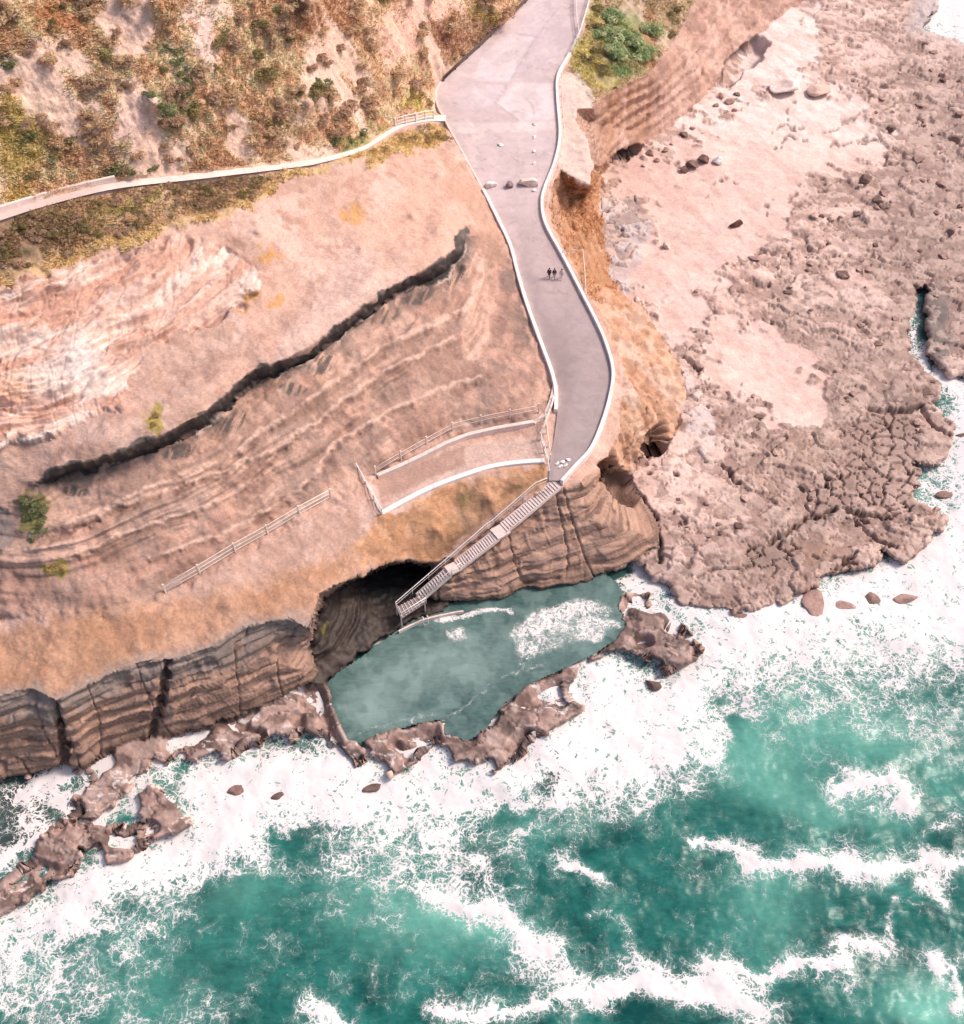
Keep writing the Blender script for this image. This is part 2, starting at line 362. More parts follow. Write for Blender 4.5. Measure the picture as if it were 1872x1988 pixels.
# ---------------------------------------------------------------- height survey solved into two smooth sheets
G0x, G1x, G0y, G1y, GS = -130.0, 2000.0, -130.0, 2110.0, 5.0
GW, GH = int((G1x - G0x) / GS) + 1, int((G1y - G0y) / GS) + 1
def solve(lines, points):
    pts = []
    for l in lines:
        l = np.asarray(l, float)
        for a, b in zip(l[:-1], l[1:]):
            n = max(2, int(np.hypot(*(b - a)[:2]) / 4))
            for k in range(n): pts.append(a + (b - a) * k / n)
        pts.append(l[-1])
    pts = np.array(pts + [np.array(p, float) for p in points])
    pts[:, 0] = np.clip(pts[:, 0], G0x, G1x); pts[:, 1] = np.clip(pts[:, 1], G0y, G1y)
    g = None
    for lev in (32, 16, 8, 4, 2, 1):
        w = (GW - 1) // lev + 2; h = (GH - 1) // lev + 2; st = GS * lev
        ix = np.rint((pts[:, 0] - G0x) / st).astype(int); iy = np.rint((pts[:, 1] - G0y) / st).astype(int)
        su = np.zeros((h, w)); ct = np.zeros((h, w))
        np.add.at(su, (iy, ix), pts[:, 2]); np.add.at(ct, (iy, ix), 1)
        fix = ct > 0; val = su / np.maximum(ct, 1)
        if g is None: g = np.full((h, w), pts[:, 2].mean())
        else:
            gy = np.clip(np.arange(h) / 2, 0, g.shape[0] - 1.001); gx = np.clip(np.arange(w) / 2, 0, g.shape[1] - 1.001)
            g = bil(g, gx[None, :] + 0 * gy[:, None], gy[:, None] + 0 * gx[None, :])
        for _ in range(400 if lev > 2 else 160):
            g[fix] = val[fix]
            p = np.pad(g, 1, mode='edge')
            g = (p[:-2, 1:-1] + p[2:, 1:-1] + p[1:-1, :-2] + p[1:-1, 2:]) * .25
        g[fix] = val[fix]
    p = np.pad(g, 1, mode='edge')
    g = g * .5 + (p[:-2, 1:-1] + p[2:, 1:-1] + p[1:-1, :-2] + p[1:-1, 2:]) * .125
    return g
def bil(g, x, y):
    x = np.clip(x, 0, g.shape[1] - 1.001); y = np.clip(y, 0, g.shape[0] - 1.001)
    ix = x.astype(int); iy = y.astype(int); fx = x - ix; fy = y - iy
    return (g[iy, ix] * (1 - fx) + g[iy, ix + 1] * fx) * (1 - fy) + (g[iy + 1, ix] * (1 - fx) + g[iy + 1, ix + 1] * fx) * fy
def rz(l): return [(u, v, float(road_z(v)) - 0.12) for u, v in l]
seam_foot = [(u + 3, v + w + 5, z - 1.3) for (u, v, z), w in zip(SEAM, SEAM_W)]
seam_head = [(u - 2, v - w, z + .25) for (u, v, z), w in zip(SEAM, SEAM_W)]
mid_road = [((a[0] + b[0]) / 2, (a[1] + b[1]) / 2) for a, b in zip(ROAD_L, ROAD_R)]
GU = solve([[(u, v, z - .5) for u, v, z in SEAM], rz(ROAD_L), rz(ROAD_R), rz(mid_road), [(u, v, z - .1) for u, v, z in PATH], TOP, FEN_A, [(u, v + 6, 9.6) for u, v in WALL_E],
            [(u, v + 3, 9.55) for u, v, z in BENCH_B[:7]], [(u, v, z) for u, v, z in FEN_B],
            [(760, 985, 9.55), (860, 925, 9.55), (1050, 885, 9.5)], [(760, 960, 9.55), (860, 900, 9.55), (1050, 860, 9.5)]],
           [(0, 1200, 10.7), (200, 1200, 10.7), (0, 965, 18.0), (-130, 940, 18.4), (-130, 1200, 10.7), (0, 870, 21), (-130, 860, 21.3), (0, 850, 21.5), (100, 830, 21.2), (0, 760, 23.2), (0, 700, 24.4), (0, 580, 26.6),
            (-130, 700, 24.6), (-130, 570, 27), (300, 640, 23.0), (240, 795, 21.2), (140, 700, 23.4), (500, 560, 22.6), (500, 450, 24.2), (300, 480, 25.6), (100, 530, 27.2), (700, 480, 20.6), (700, 390, 21), (800, 420, 19.2), (850, 345, 17.8), (840, 300, 16.6), (770, 340, 19.2),
            (0, 0, 43), (300, 0, 41), (600, 0, 36), (800, 0, 27), (960, 20, 20), (0, 200, 37), (300, 200, 34.5), (600, 200, 28), (760, 150, 21.5), (830, 110, 19.6), (-130, -130, 49), (300, -130, 47), (600, -130, 41), (900, -130, 28), (-130, 200, 38),
            (1180, 100, 15.0), (1190, 0, 16), (1250, 60, 13.4), (1300, 30, 12.6), (1150, 130, 15), (1250, -130, 17), (600, 1120, 10.0), (450, 1180, 10.2), (700, 1060, 9.0), (850, 1030, 8.0), (950, 970, 8.8), (1000, 940, 9.1)])
GL = solve([[(1258, 1113, .7), (1335, 1176, .7), (1461, 1190, .8), (1571, 1146, .8), (1648, 1110, .9), (1781, 1080, .9), (1835, 996, .8), (1831, 956, .8), (1855, 816, .8), (1831, 750, .8), (1772, 690, .6)],
            [(u, v, .75) for u, v in POOL[:20]], [(0, 1530, .5), (130, 1500, .6), (330, 1450, .9), (500, 1400, 1.0), (600, 1340, 1.2)]],
           [(1283, 1050, 2.0), (1300, 900, 2.8), (1345, 800, 3.0), (1400, 600, 3.0), (1400, 440, 3.2), (1300, 350, 3.5), (1250, 300, 3.9), (1500, 100, 3.6), (1600, 0, 3.2), (1560, 250, 2.9), (1700, 300, 2.1), (1850, 300, 1.5), (1800, 600, .9), (1650, 700, 1.7), (1500, 800, 2.3),
            (1700, 900, 1.4), (1820, 900, 1.0), (1600, 1050, 1.5), (1450, 1130, 1.1), (1350, 1150, .8), (1300, 1050, 1.9), (1200, 1130, .7), (1850, 40, .4), (1990, 60, .3), (1990, 400, .8), (1990, 700, .2), (1200, 450, 3.2), (1240, 620, 3.2),
            (300, 1590, 1.1), (340, 1600, .9), (230, 1640, .9), (150, 1640, .9), (60, 1700, 1.1), (-130, 1780, 1.2), (200, 1560, .4), (260, 1500, .5),
            (760, 1460, .9), (900, 1450, .7), (1000, 1410, 1.5), (1080, 1350, 1.2), (1110, 1310, 1.1), (1240, 1190, 1.3), (1300, 1250, 1.8), (1340, 1260, 1.4), (1300, 1300, .9), (1170, 1270, .5),
            (625, 1175, 5.4), (640, 1152, 4.6), (664, 1145, 3.2), (708, 1122, .8), (752, 1100, .2), (800, 1098, .2), (835, 1102, .5), (740, 1135, .9), (800, 1140, 1.0), (610, 1240, 5.5), (612, 1290, 2.5), (650, 1200, 3.4), (720, 1170, 1.3), (640, 1260, 2.6), (690, 1235, 1.5), (780, 1190, 1.25), (840, 1180, 1.2)])

# ---------------------------------------------------------------- the ground as one fine net of points
def axis(a0, a, b, b1, st):
    ins = np.arange(a, b + st, st); lo = [a]; hi = [ins[-1]]; d = st
    while lo[-1] > a0: d = min(d * 1.25, 45); lo.append(lo[-1] - d)
    d = st
    while hi[-1] < b1: d = min(d * 1.25, 45); hi.append(hi[-1] + d)
    return np.concatenate([lo[1:][::-1], ins, hi[1:]])
ST = 2.3
sx = axis(-520, -10, 1882, 2500, ST); ty = axis(-430, -10, 1800, 1850, ST)
S, T = np.meshgrid(sx, ty)
NS, NT = len(sx), len(ty)
Sc = np.clip(S, G0x, G1x); Tc = np.clip(T, G0y, G1y)
hU = bil(GU, (Sc - G0x) / GS, (Tc - G0y) / GS); hL = bil(GL, (Sc - G0x) / GS, (Tc - G0y) / GS)
_ds = seg_dist(S, T, [(u, v) for u, v, z in SEAM]); _sg = np.where(T > np.interp(S, [p[0] for p in SEAM], [p[1] for p in SEAM]), 1.0, -1.0)
hU = hU + 1.0 * (_sg < 0) * np.exp(-((_ds - 46) / 34) ** 2) * sstep(100, 200, S) * (1 - sstep(850, 905, S)) - 1.05 * _sg * np.clip(_ds / 11.0, 0, 1) * np.exp(-(_ds / 60) ** 2) * sstep(60, 130, S) * (1 - sstep(880, 915, S))
# a little raggedness in every outline
wa = fbm(S / 23.0, T / 23.0, 4, 3); wb = fbm(S / 23.0, T / 23.0, 4, 31)
wc_ = fbm(S / 9.0, T / 9.0, 3, 37); wd_ = fbm(S / 9.0, T / 9.0, 3, 39)
SW, TW = S + 5.0 * wa + 3.0 * wc_, T + 5.0 * wb + 3.0 * wd_
SW2, TW2 = S + 14.0 * wa, T + 14.0 * wb
nearroad = soft(S, T, ROAD_POLY, 12)
k_ = 1 - nearroad
inA = inside(S + 3 * wa * k_, T + 3 * wb * k_, A_POLY); inB = inside(S + 4 * wa * k_, T + 4 * wb * k_, B_POLY)
face = inB & ~inA
dA = np.zeros(S.shape); dB = np.ones(S.shape)
dA[face] = seg_dist(S[face], T[face], TOP); dB[face] = seg_dist(S[face], T[face], BASE)
wf = np.clip(dA / (dA + dB + 1e-6), 0, 1)
wf = wf + 0.025 * np.sin(wf * 2 * np.pi * 6 + .7 * wa) * np.sin(wf * np.pi)      # ledges down the cliff
h = np.where(inA, hU, np.where(inB, hU + (hL - hU) * np.clip(wf, 0, 1), hL))
_pz = unproj(S, T, np.full(S.shape, .8)); _, _, _c1 = voro(_pz[..., 0] / 1.5 + .15 * wa, _pz[..., 1] / 1.1, 77);
_c2 = (_c1 * 7.31) % 1
land = np.zeros(S.shape, bool)
for pl in LAND: land |= inside(S + 2.5 * wa + 15 * (_c1 - .5), T + 2.5 * wb + 13 * (_c2 - .5), pl)
pool = inside(S + 2 * wa, T + 2 * wb, POOL) & ~inB
land &= ~pool
land |= inB
landf = land.astype(float)
for _ in range(2):
    q = np.pad(landf, 1, mode='edge'); landf = (q[:-2, 1:-1] + q[2:, 1:-1] + q[1:-1, :-2] + q[1:-1, 2:] + q[1:-1, 1:-1]) / 5
seabed = np.where(pool, -1.2, -1.4)
h = np.where(land & (landf > .99), h, seabed + (h - seabed) * landf)
BASEP = unproj(S, T, h)
X, Y, Z = BASEP[..., 0], BASEP[..., 1], BASEP[..., 2]
def normals(Pn):
    du = np.gradient(Pn, axis=1); dv = np.gradient(Pn, axis=0)
    n = np.cross(dv, du); n /= np.linalg.norm(n, axis=-1, keepdims=True) + 1e-9
    return n * np.sign((n * (np.array([0, 0, H]) - Pn)).sum(-1, keepdims=True) + 1e-12)
NRM = normals(BASEP)
steep = 1 - np.clip(NRM[..., 2], 0, 1)

# masks --------------------------------------------------------------------------------------------
m_road = nearroad
path2 = [(u, v) for u, v, z in PATH]
d_path = seg_dist(S, T, path2); pw = np.interp(S, [p[0] for p in PATH], PATH_W)
m_path = (1 - sstep(pw + 1, pw + 5, d_path)) * inA
above = inside(S, T, path2 + [(851, 203), (846, 163), (1026, 0), (1110, -120), (1250, -900), (-900, -900), (-900, 560)]) & inA
STRIP = path2 + [(880, 262), (860, 285), (800, 290), (760, 300), (720, 318), (640, 328), (560, 350), (500, 395), (420, 432), (330, 455), (230, 482), (150, 505), (80, 530), (0, 552), (-130, 590), (-420, 680)]
m_strip = soft(SW2, TW2, STRIP, 4) * inA
m_floor = soft(S, T, FLOOR_E, 2) * inA
VEG_E = [(1121, 73), (1143, 0), (1200, -120), (1480, -330), (1400, -120), (1365, -20), (1335, 50), (1300, 100), (1262, 150), (1200, 172), (1150, 212), (1148, 180), (1124, 143), (1100, 140), (1104, 105)]
m_vege = soft(SW2, TW2, VEG_E, 5) * inA
m_hill = np.maximum(above * (1 - m_path), m_strip)
d_seam = seg_dist(S + 6 * wa + 1.2 * wc_, T + 7 * wb + 1.2 * wd_, [(u, v) for u, v, z in SEAM])
mm1 = fbm(S / 40, T / 26, 4, 55); mm2 = fbm(S / 11, T / 11, 4, 56); sw_ = np.interp(S, [p[0] for p in SEAM], SEAM_W) * (1 + .7 * mm1)
m_seam = (1 - sstep(sw_ - 2, sw_ + 1.5, d_seam)) * inA
SLOPE = [(u, v) for u, v, z in SEAM] + [(930, 440), (985, 470), (1020, 600), (1050, 690), (1075, 780), (1045, 800), (883, 832), (700, 935), (643, 968), (322, 1155), (200, 1180), (0, 1200), (-420, 1200), (-420, 1000), (0, 1000)]
m_slope = soft(SW2, TW2, SLOPE, 8) * inA * (1 - m_seam)
SAND_ST = [(-420, 560), (0, 566), (60, 545), (140, 520), (240, 490), (345, 462), (385, 470), (385, 492), (430, 478), (490, 505), (512, 535), (508, 570), (480, 585), (440, 612), (400, 640), (330, 655), (300, 672), (262, 705), (258, 730), (240, 765), (238, 795), (170, 815), (100, 840), (60, 855), (0, 860), (-420, 880)]
m_sst = soft(SW2, TW2, SAND_ST, 4) * inA

# relief -------------------------------------------------------------------------------------------
zb = Z + 0.35 * fbm(X / 9, Y / 9, 3, 11)                 # bedding height, gently warped
along = X * .92 + Y * .38
m_cleft = np.maximum(line_mask(SW, TW, [(108, 1362), (116, 1420), (128, 1488)], 7, 5), line_mask(SW, TW, [(324, 1282), (319, 1340), (306, 1395), (292, 1432)], 7, 5)) * face
disp = np.zeros(S.shape)
n1 = fbm(X / 2.2, Y / 2.2, 5, 21); n2 = fbm(X / .7, Y / .7, 4, 22); n3 = fbm(X / 7, Y / 7, 4, 23)
hillrel = 0.32 * n1 + 0.16 * n2 + .5 * n3
def terr(z, per, sharp):
    f = z / per; fr = f - np.floor(f); return (sstep(0, 1, np.clip((fr - .5) * sharp + .5, 0, 1)) - fr) * per
b1 = fbm(zb * 1.9, along * .05, 3, 61); b2 = fbm(zb * 5.5, along * .11, 3, 62)
brk = sstep(-.25, .25, fbm(along / 6, zb / 1.2, 3, 76)); slope_rel = .42 * fbm(zb * .9, along * .04, 3, 73) + brk * (.34 * b1 + .13 * b2) + 0.09 * n2 + .20 * n1
gull = np.abs(fbm(X / 1.9 + .6 * n3, Y / 8.0, 4, 71))
sst_rel = 0.95 * fbm(zb * 1.3 + .3 * n1, along * .12, 4, 63) + .35 * fbm(zb * 4.5, along * .2, 3, 64) - .12 * np.exp(-(gull / .08) ** 2) + .08 * n2
plain_rel = 0.16 * n1 + 0.06 * n2 + .2 * n3
clz = Z * 1.0 + .25 * fbm(along / 3.0, Z / 3.0, 3, 66)
c1 = fbm(clz * 2.3, along * .10, 4, 67); c2 = fbm(along / 1.2, Z / 2.2, 5, 68); c3 = np.abs(fbm(along / 4.0, Z / 16.0, 2, 69))
c4 = fbm(along * .25, clz * 5.0, 3, 70); bk1, bk2, bkid = voro(along / 2.6 + .2 * n3, clz / 1.1, 121, .8); cliff_rel = 0.20 * c1 + .09 * c4 + .32 * (bkid - .5) * sstep(.02, .12, bk2 - bk1) + .22 * c2 * sstep(-.1, .3, fbm(along / 5, clz / 3, 2, 78)) + 0.07 * c2 + .25 * fbm(along / 5.0, clz * .3, 2, 72) - .35 * np.exp(-(c3 / .025) ** 2)
# platform: rubble, pans, jointed pavement
f1, f2, idv = voro(X / .85 + .5 * n1, Y / .85 + .5 * n3, 5); e1 = f2 - f1
g1, g2, idw = voro(X / 2.3 + .3 * n1, Y / 2.3 + .3 * n3, 8); e2 = g2 - g1
SAND = [[(1178, 335), (1240, 318), (1300, 292), (1380, 240), (1450, 190), (1560, 130), (1640, 190), (1690, 235), (1760, 290), (1690, 325), (1620, 332), (1570, 350), (1545, 395), (1540, 440), (1490, 470), (1440, 505), (1370, 565), (1352, 640), (1312, 682), (1282, 645), (1235, 585), (1200, 520), (1262, 450), (1245, 400), (1190, 375)],
        [(1395, 610), (1470, 622), (1530, 640), (1560, 690), (1600, 735), (1600, 800), (1575, 835), (1510, 838), (1478, 790), (1430, 770), (1385, 740), (1370, 680)],
        [(1462, 10), (1560, -10), (1600, 60), (1560, 130), (1480, 175), (1400, 225), (1325, 268), (1290, 285), (1330, 235), (1420, 150)],
        [(1230, 180), (1230, 181), (1231, 181)]]
m_sand = np.zeros(S.shape)
for pl in SAND: m_sand = np.maximum(m_sand, soft(S + 26 * wa, T + 20 * wb, pl, 38))
m_sand = sstep(.42, .60, m_sand + .42 * fbm((X * .86 - Y * .5) / 2.6, (X * .5 + Y * .86) / 1.2, 3, 85))
CRACK = [(1640, 820), (1745, 790), (1790, 830), (1800, 880), (1770, 950), (1790, 1010), (1760, 1050), (1700, 1060), (1640, 1010), (1560, 1010), (1540, 960), (1640, 900)]
m_crack = soft(SW2, TW2, CRACK, 14)
CRACK2 = [(1450, 1060), (1500, 1040), (1560, 1065), (1545, 1110), (1500, 1120), (1450, 1110)]
m_crack2 = soft(SW2, TW2, CRACK2, 10)
lower = ~inB
far = sstep(0, 1, (S - 1330) / 480 + (T - 420) / 900)
rubb = sstep(-.15, .3, fbm(X / 5, Y / 5, 4, 81) + .55 * far - .1) * (1 - m_sand)
shelf = (lower & inside(S, T, SHELF))
pav = sstep(.04, .16, e1); pav2 = sstep(.03, .11, e2)
lens = fbm((X * .86 - Y * .5) / 3.2, (X * .5 + Y * .86) / 1.1, 4, 82)
crev = np.abs(fbm(X / 2.6 + .5 * n3, Y / 1.7, 5, 83)); clus = sstep(.0, .35, fbm(X / 6, Y / 5, 3, 84) + .25 * far); m_crev = (1 - sstep(.03, .09, crev)) * clus * (1 - m_sand)
shelf_rel = (1 - m_sand) * (.05 * lens + .025 * n2 + .04 * n1 - .20 * m_crev + rubb * clus * sstep(.1, .5, fbm(X / 3, Y / 3, 2, 120)) * (.16 * (idv - .4) * pav + .06 * (pav - 1))) + m_sand * (.05 * n3 + .06 * n1)
k1, k2, idk = voro(X / 1.5 + .45 * n1, Y / 1.25 + .45 * n3, 18, 1.0); pavk = sstep(.035, .09, k2 - k1 + .05 * n2)
mck = np.maximum(m_crack, m_crack2) * sstep(-.35, .15, fbm(X / 4, Y / 4, 3, 116) + .3); shelf_rel = shelf_rel * (1 - .85 * mck) + mck * (.62 * (pavk - 1) + .10 * (idk - .5))
# joints (long straight cracks) across the platform
JOINTS = [[(1655, 1010), (1720, 1062), (1738, 1058)], [(1680, 1010), (1640, 990), (1700, 1000), (1730, 1010)], [(1500, 1050), (1560, 1010), (1625, 990)], [(1240, 960), (1275, 1010), (1284, 1050), (1278, 1095)], [(1590, 1132), (1640, 1090), (1660, 1070)], [(1571, 1146), (1610, 1130), (1650, 1105)], [(1330, 690), (1360, 725)], [(1405, 905), (1432, 940)], [(1790, 800), (1815, 830), (1845, 850)], [(1690, 795), (1740, 800), (1790, 790)]]
pq = fbm(X / 3.6 + .7 * n3, Y / 2.6 + .7 * n3, 3, 87); pq2 = fbm(X / 1.5 + .4 * n3, Y / 1.1 + .3 * n3, 3, 88)
rk_ = (1 - m_sand * .9)
up1 = sstep(.0, .06, pq); up2 = sstep(.05, .11, pq2); ln1 = np.exp(-((pq - .0) / .030) ** 2) * sstep(-.35, .15, fbm(X / 2, Y / 2, 3, 89)); ln2 = np.exp(-((pq2 - .05) / .040) ** 2) * sstep(-.3, .2, fbm(X / 1.7, Y / 1.7, 3, 90))
LEDGES = [[(1361, 387), (1391, 363), (1415, 353), (1455, 348)], [(1551, 350), (1595, 353), (1606, 370), (1618, 353), (1648, 333)], [(1505, 282), (1541, 273), (1568, 270)], [(1601, 283), (1638, 282), (1681, 273), (1715, 267)], [(1601, 247), (1648, 230), (1678, 200), (1711, 173), (1748, 163)], [(1481, 410), (1511, 390), (1548, 367)], [(1555, 457), (1561, 480), (1581, 490), (1608, 473)], [(1465, 497), (1508, 490), (1528, 487)], [(1528, 230), (1531, 203), (1541, 190)], [(1581, 53), (1618, 52), (1641, 37), (1665, 17)], [(1255, 320), (1290, 312), (1335, 322)], [(1560, 540), (1600, 520), (1640, 530)], [(1600, 130), (1620, 165), (1640, 190)], [(1690, 330), (1730, 310), (1780, 300)], [(1420, 590), (1450, 560), (1490, 560)], [(1240, 250), (1265, 232), (1290, 222)], [(1490, 250), (1520, 245), (1560, 248)]]
m_ledge = np.zeros(S.shape)
for j in LEDGES: m_ledge = np.maximum(m_ledge, line_mask(SW2, TW2, spline(j), 3.4, 2.5))
m_ledge *= lower * sstep(-.35, .1, wc_)
m_joint = np.zeros(S.shape)
for j in JOINTS: m_joint = np.maximum(m_joint, line_mask(SW, TW, j, 3.2, 2))
shelf_rel -= .8 * m_joint * lower + .30 * m_ledge
spk = sstep(.42, .56, fbm(X / .75, Y / .55, 3, 58) * .8 + .25 * n1) * (1 - m_sand * .92); shelf_rel -= .05 * spk; shelf_rel += rk_ * (.30 * up1 + .08 * up2 - .20 * ln1 - .12 * ln2) * (1 - .8 * mck)
gully = soft(SW, TW, [(1165, 900), (1190, 890), (1205, 905), (1222, 930), (1236, 965), (1225, 985), (1190, 965), (1168, 935)], 6)
hole = soft(SW, TW, [(1250, 870), (1262, 838), (1290, 822), (1300, 850), (1298, 868), (1280, 880), (1258, 886)], 5)
cavee = soft(SW, TW, [(1392, 170), (1408, 130), (1432, 98), (1470, 72), (1494, 84), (1480, 110), (1440, 140), (1415, 172)], 4)
nook = soft(SW, TW, [(1190, 310), (1205, 292), (1235, 278), (1250, 288), (1225, 304), (1210, 315)], 3)
keep = (1 - m_road) * (1 - m_path) * (1 - m_floor)
disp = np.where(inA, (m_hill + m_vege * .6) * hillrel + m_slope * slope_rel + m_sst * sst_rel + np.clip(1 - m_hill - m_slope - m_sst, 0, 1) * plain_rel, np.where(inB, np.where((S > 1040) & (T < 905), np.where(T < 320, .12 * cliff_rel + .4 * fbm((X * .75 - Y * .66) / 1.5 + .5 * n1, (X * .66 + Y * .75) / 4, 5, 118) + .15 * n2, .34 * n1 + .24 * n2 + .35 * lens + .25 * cliff_rel), cliff_rel) - .9 * m_cleft, shelf_rel))
disp = disp * keep + m_seam * (.07 * mm2 + .18 * mm1)
smallrock = np.zeros(S.shape, bool)
for pl in (ROCKS_W, ROCKS_E, SLAB1, SLAB2, SLAB3, LEDGE_L): smallrock |= inside(SW, TW, pl)
smallrock &= lower
rk = .22 * lens + .14 * n2 + .2 * n1 - .25 * (1 - sstep(.03, .10, crev))
disp = np.where(smallrock, rk * .55 - .95 * sstep(.0, .45, fbm(X / 3.4, Y / 2.6, 2, 117)) * sstep(6, 22, seg_dist(S, T, POOL + POOL[:1])) * (T > 1140), disp)
ckm = soft(S, T, DECK, 4) * lower
disp = disp * (1 - ckm) + ckm * (.55 * fbm(zb * 2.2, along * .12, 3, 75) * sstep(1.3, 2.0, Z) + .12 * n2 + .12 * n1)
disp -= 2.2 * gully + 3.0 * hole + 2.2 * cavee + 2.0 * nook
fade = sstep(.6, 1, landf)

# colour (as the bare surface looks, save shade painted into cave and hollows) -----------------------------------------------------------------
def A3(c): return np.broadcast_to(C(*c), S.shape + (3,)).copy()
def over(c, m, col):
    m = np.clip(m, 0, 1)[..., None]; return c * (1 - m) + (C(*col) if isinstance(col, tuple) else col) * m
def band(z, lo, hi, n=.5): return sstep(lo - n, lo + n, z) * (1 - sstep(hi - n, hi + n, z))
W = fbm(X / 4, Y / 4, 5, 91); W2 = fbm(X / 1.3, Y / 1.3, 4, 92); W3 = fbm(X / 13, Y / 13, 4, 93)
col = A3((214, 172, 157))
col = over(col, .8 * sstep(.0, .5, W), (228, 190, 178)); col = over(col, .7 * sstep(.1, .6, W2 + .5 * W3), (194, 148, 130))
col = over(col, .35 * sstep(.15, .5, W3), (190, 160, 150))
# sandstone shoulder
sst = A3((232, 190, 176)); sb = fbm(zb * 2.1 + .4 * W2, along * .15, 4, 94)
sst = over(sst, sstep(.0, .35, sb), (246, 218, 208)); sst = over(sst, .8 * sstep(.12, .45, -sb), (212, 158, 138)); sst = over(sst, .7 * sstep(.25, .6, fbm(zb * 5, along * .3, 3, 95)), (203, 150, 128))
sst = over(sst, blob(SW2, TW2, 160, 705, 34, 50), (240, 226, 224)); sst = over(sst, .8 * blob(SW2, TW2, 15, 745, 40, 25), (238, 176, 140)); sst = over(sst, .5 * blob(S, T, 300, 590, 120, 40, -.3), (244, 214, 205))
col = over(col, m_sst, sst)
col = over(col, .8 * soft(SW2, TW2, [(500, 740), (560, 640), (640, 520), (740, 440), (800, 460), (830, 520), (740, 570), (640, 650)], 20), (226, 190, 180))
col = over(col, .75 * soft(SW2, TW2, [(700, 440), (780, 380), (830, 350), (880, 430), (890, 470), (820, 530), (740, 520)], 18), (222, 176, 158))
for q in ((690, 412, 26, 20, .4), (520, 495, 26, 14, .1), (488, 577, 22, 14, -.5), (540, 585, 14, 20, .6), (945, 635, 36, 12, .3), (470, 600, 20, 8, -.5)):
    col = over(col, .9 * sstep(.25, .7, blob(SW2, TW2, *q)), (214, 158, 100))
# strata slope below the seam
disp_extra = np.zeros(S.shape)
sl = A3((196, 150, 134)); s1 = fbm(zb * 1.7, along * .03 + 3, 3, 96); s2 = fbm(zb * 4.4, along * .06, 4, 97)
s0 = fbm(zb * .7, along * .05 + 9, 3, 112); sl = over(sl, .8 * sstep(.0, .4, s0), (212, 168, 152)); sl = over(sl, .8 * sstep(.05, .4, -s0), (178, 140, 126)); sl = over(sl, .75 * brk * sstep(.05, .4, s1), (222, 182, 166)); sl = over(sl, .7 * brk * sstep(.1, .45, -s1), (160, 124, 110)); sl = over(sl, .5 * brk * sstep(.15, .5, s2), (224, 186, 170)); sl = over(sl, .4 * sstep(.2, .55, -s2) * brk, (150, 118, 106))
sl = over(sl, .7 * sstep(.05, .4, W), (172, 142, 132)); sl = over(sl, .6 * sstep(.1, .45, W2 - .4 * W), (214, 170, 152)); sl = over(sl, .55 * sstep(.1, .5, fbm(X / 2.4, Y / 2.4, 5, 113)), (158, 124, 112))
for ln, w in (([(60, 1045), (160, 1005), (279, 953), (428, 893), (498, 843), (597, 778), (697, 704), (776, 659), (886, 604)], 4.5), ([(100, 1040), (189, 1002), (348, 938), (428, 913), (537, 868), (642, 798), (736, 729), (816, 689), (896, 649)], 3.6), ([(150, 1075), (300, 1015), (420, 975), (480, 940), (535, 880)], 3.2), ([(290, 1085), (420, 1040), (520, 990), (597, 932), (647, 868), (721, 818), (796, 778), (931, 733)], 3.4), ([(905, 480), (930, 520), (925, 570), (900, 600)], 7)):
    lm = line_mask(S + 6 * wa, T + 5 * wb, spline(ln), w * (1.2), 3.2) * sstep(-.65, -.1, fbm(S / 30, T / 30, 3, 114)); sl = over(sl, .8 * lm, (232, 192, 176)); dm = line_mask(S + 6 * wa, T - w * 3.0 + 5 * wb, spline(ln), w * 1.8, 5) * sstep(-.5, .1, fbm(S / 26, T / 26, 3, 115)) * (w < 5); sl = over(sl, .7 * dm, (154, 120, 106)); disp_extra += .08 * lm - .22 * dm
dk = soft(SW2, TW2, [(945, 430), (985, 450), (1008, 540), (1035, 620), (1050, 680), (1010, 660), (980, 590), (950, 520)], 22)
sl = over(sl, .75 * dk * sstep(-.4, .3, W2 + .4), (128, 108, 104))
wash = (1 - sstep(4, 46, d_seam)) * (T > np.interp(S, [p[0] for p in SEAM], [p[1] for p in SEAM])) * sstep(-.1, .4, fbm(S / 16, T / 40, 4, 98) + .55 * fbm(S / 90, T / 90, 2, 99) + .22)
for q in ((567, 757, 28, 11, -.2), (625, 708, 38, 16, -.6), (745, 620, 38, 13, -.5), (815, 574, 44, 15, -.5), (880, 532, 26, 26, 0), (450, 820, 38, 20, -.4), (350, 874, 36, 13, -.3), (145, 952, 28, 11, 0)): wash = np.maximum(wash, sstep(.25, .6, blob(S + 5 * wa, T + 5 * wb, *q)) * sstep(-.35, .1, fbm((S + T * .5) / 5, T / 30, 3, 119)))
sl = over(sl, wash * .9, (98, 88, 87))
col = over(col, np.maximum(m_slope, wash * (1 - m_seam)), sl)
col = over(col, .6 * soft(SW2, TW2, [(880, 300), (960, 400), (1000, 520), (960, 520), (920, 430), (850, 360), (860, 320)], 12), (196, 150, 128))
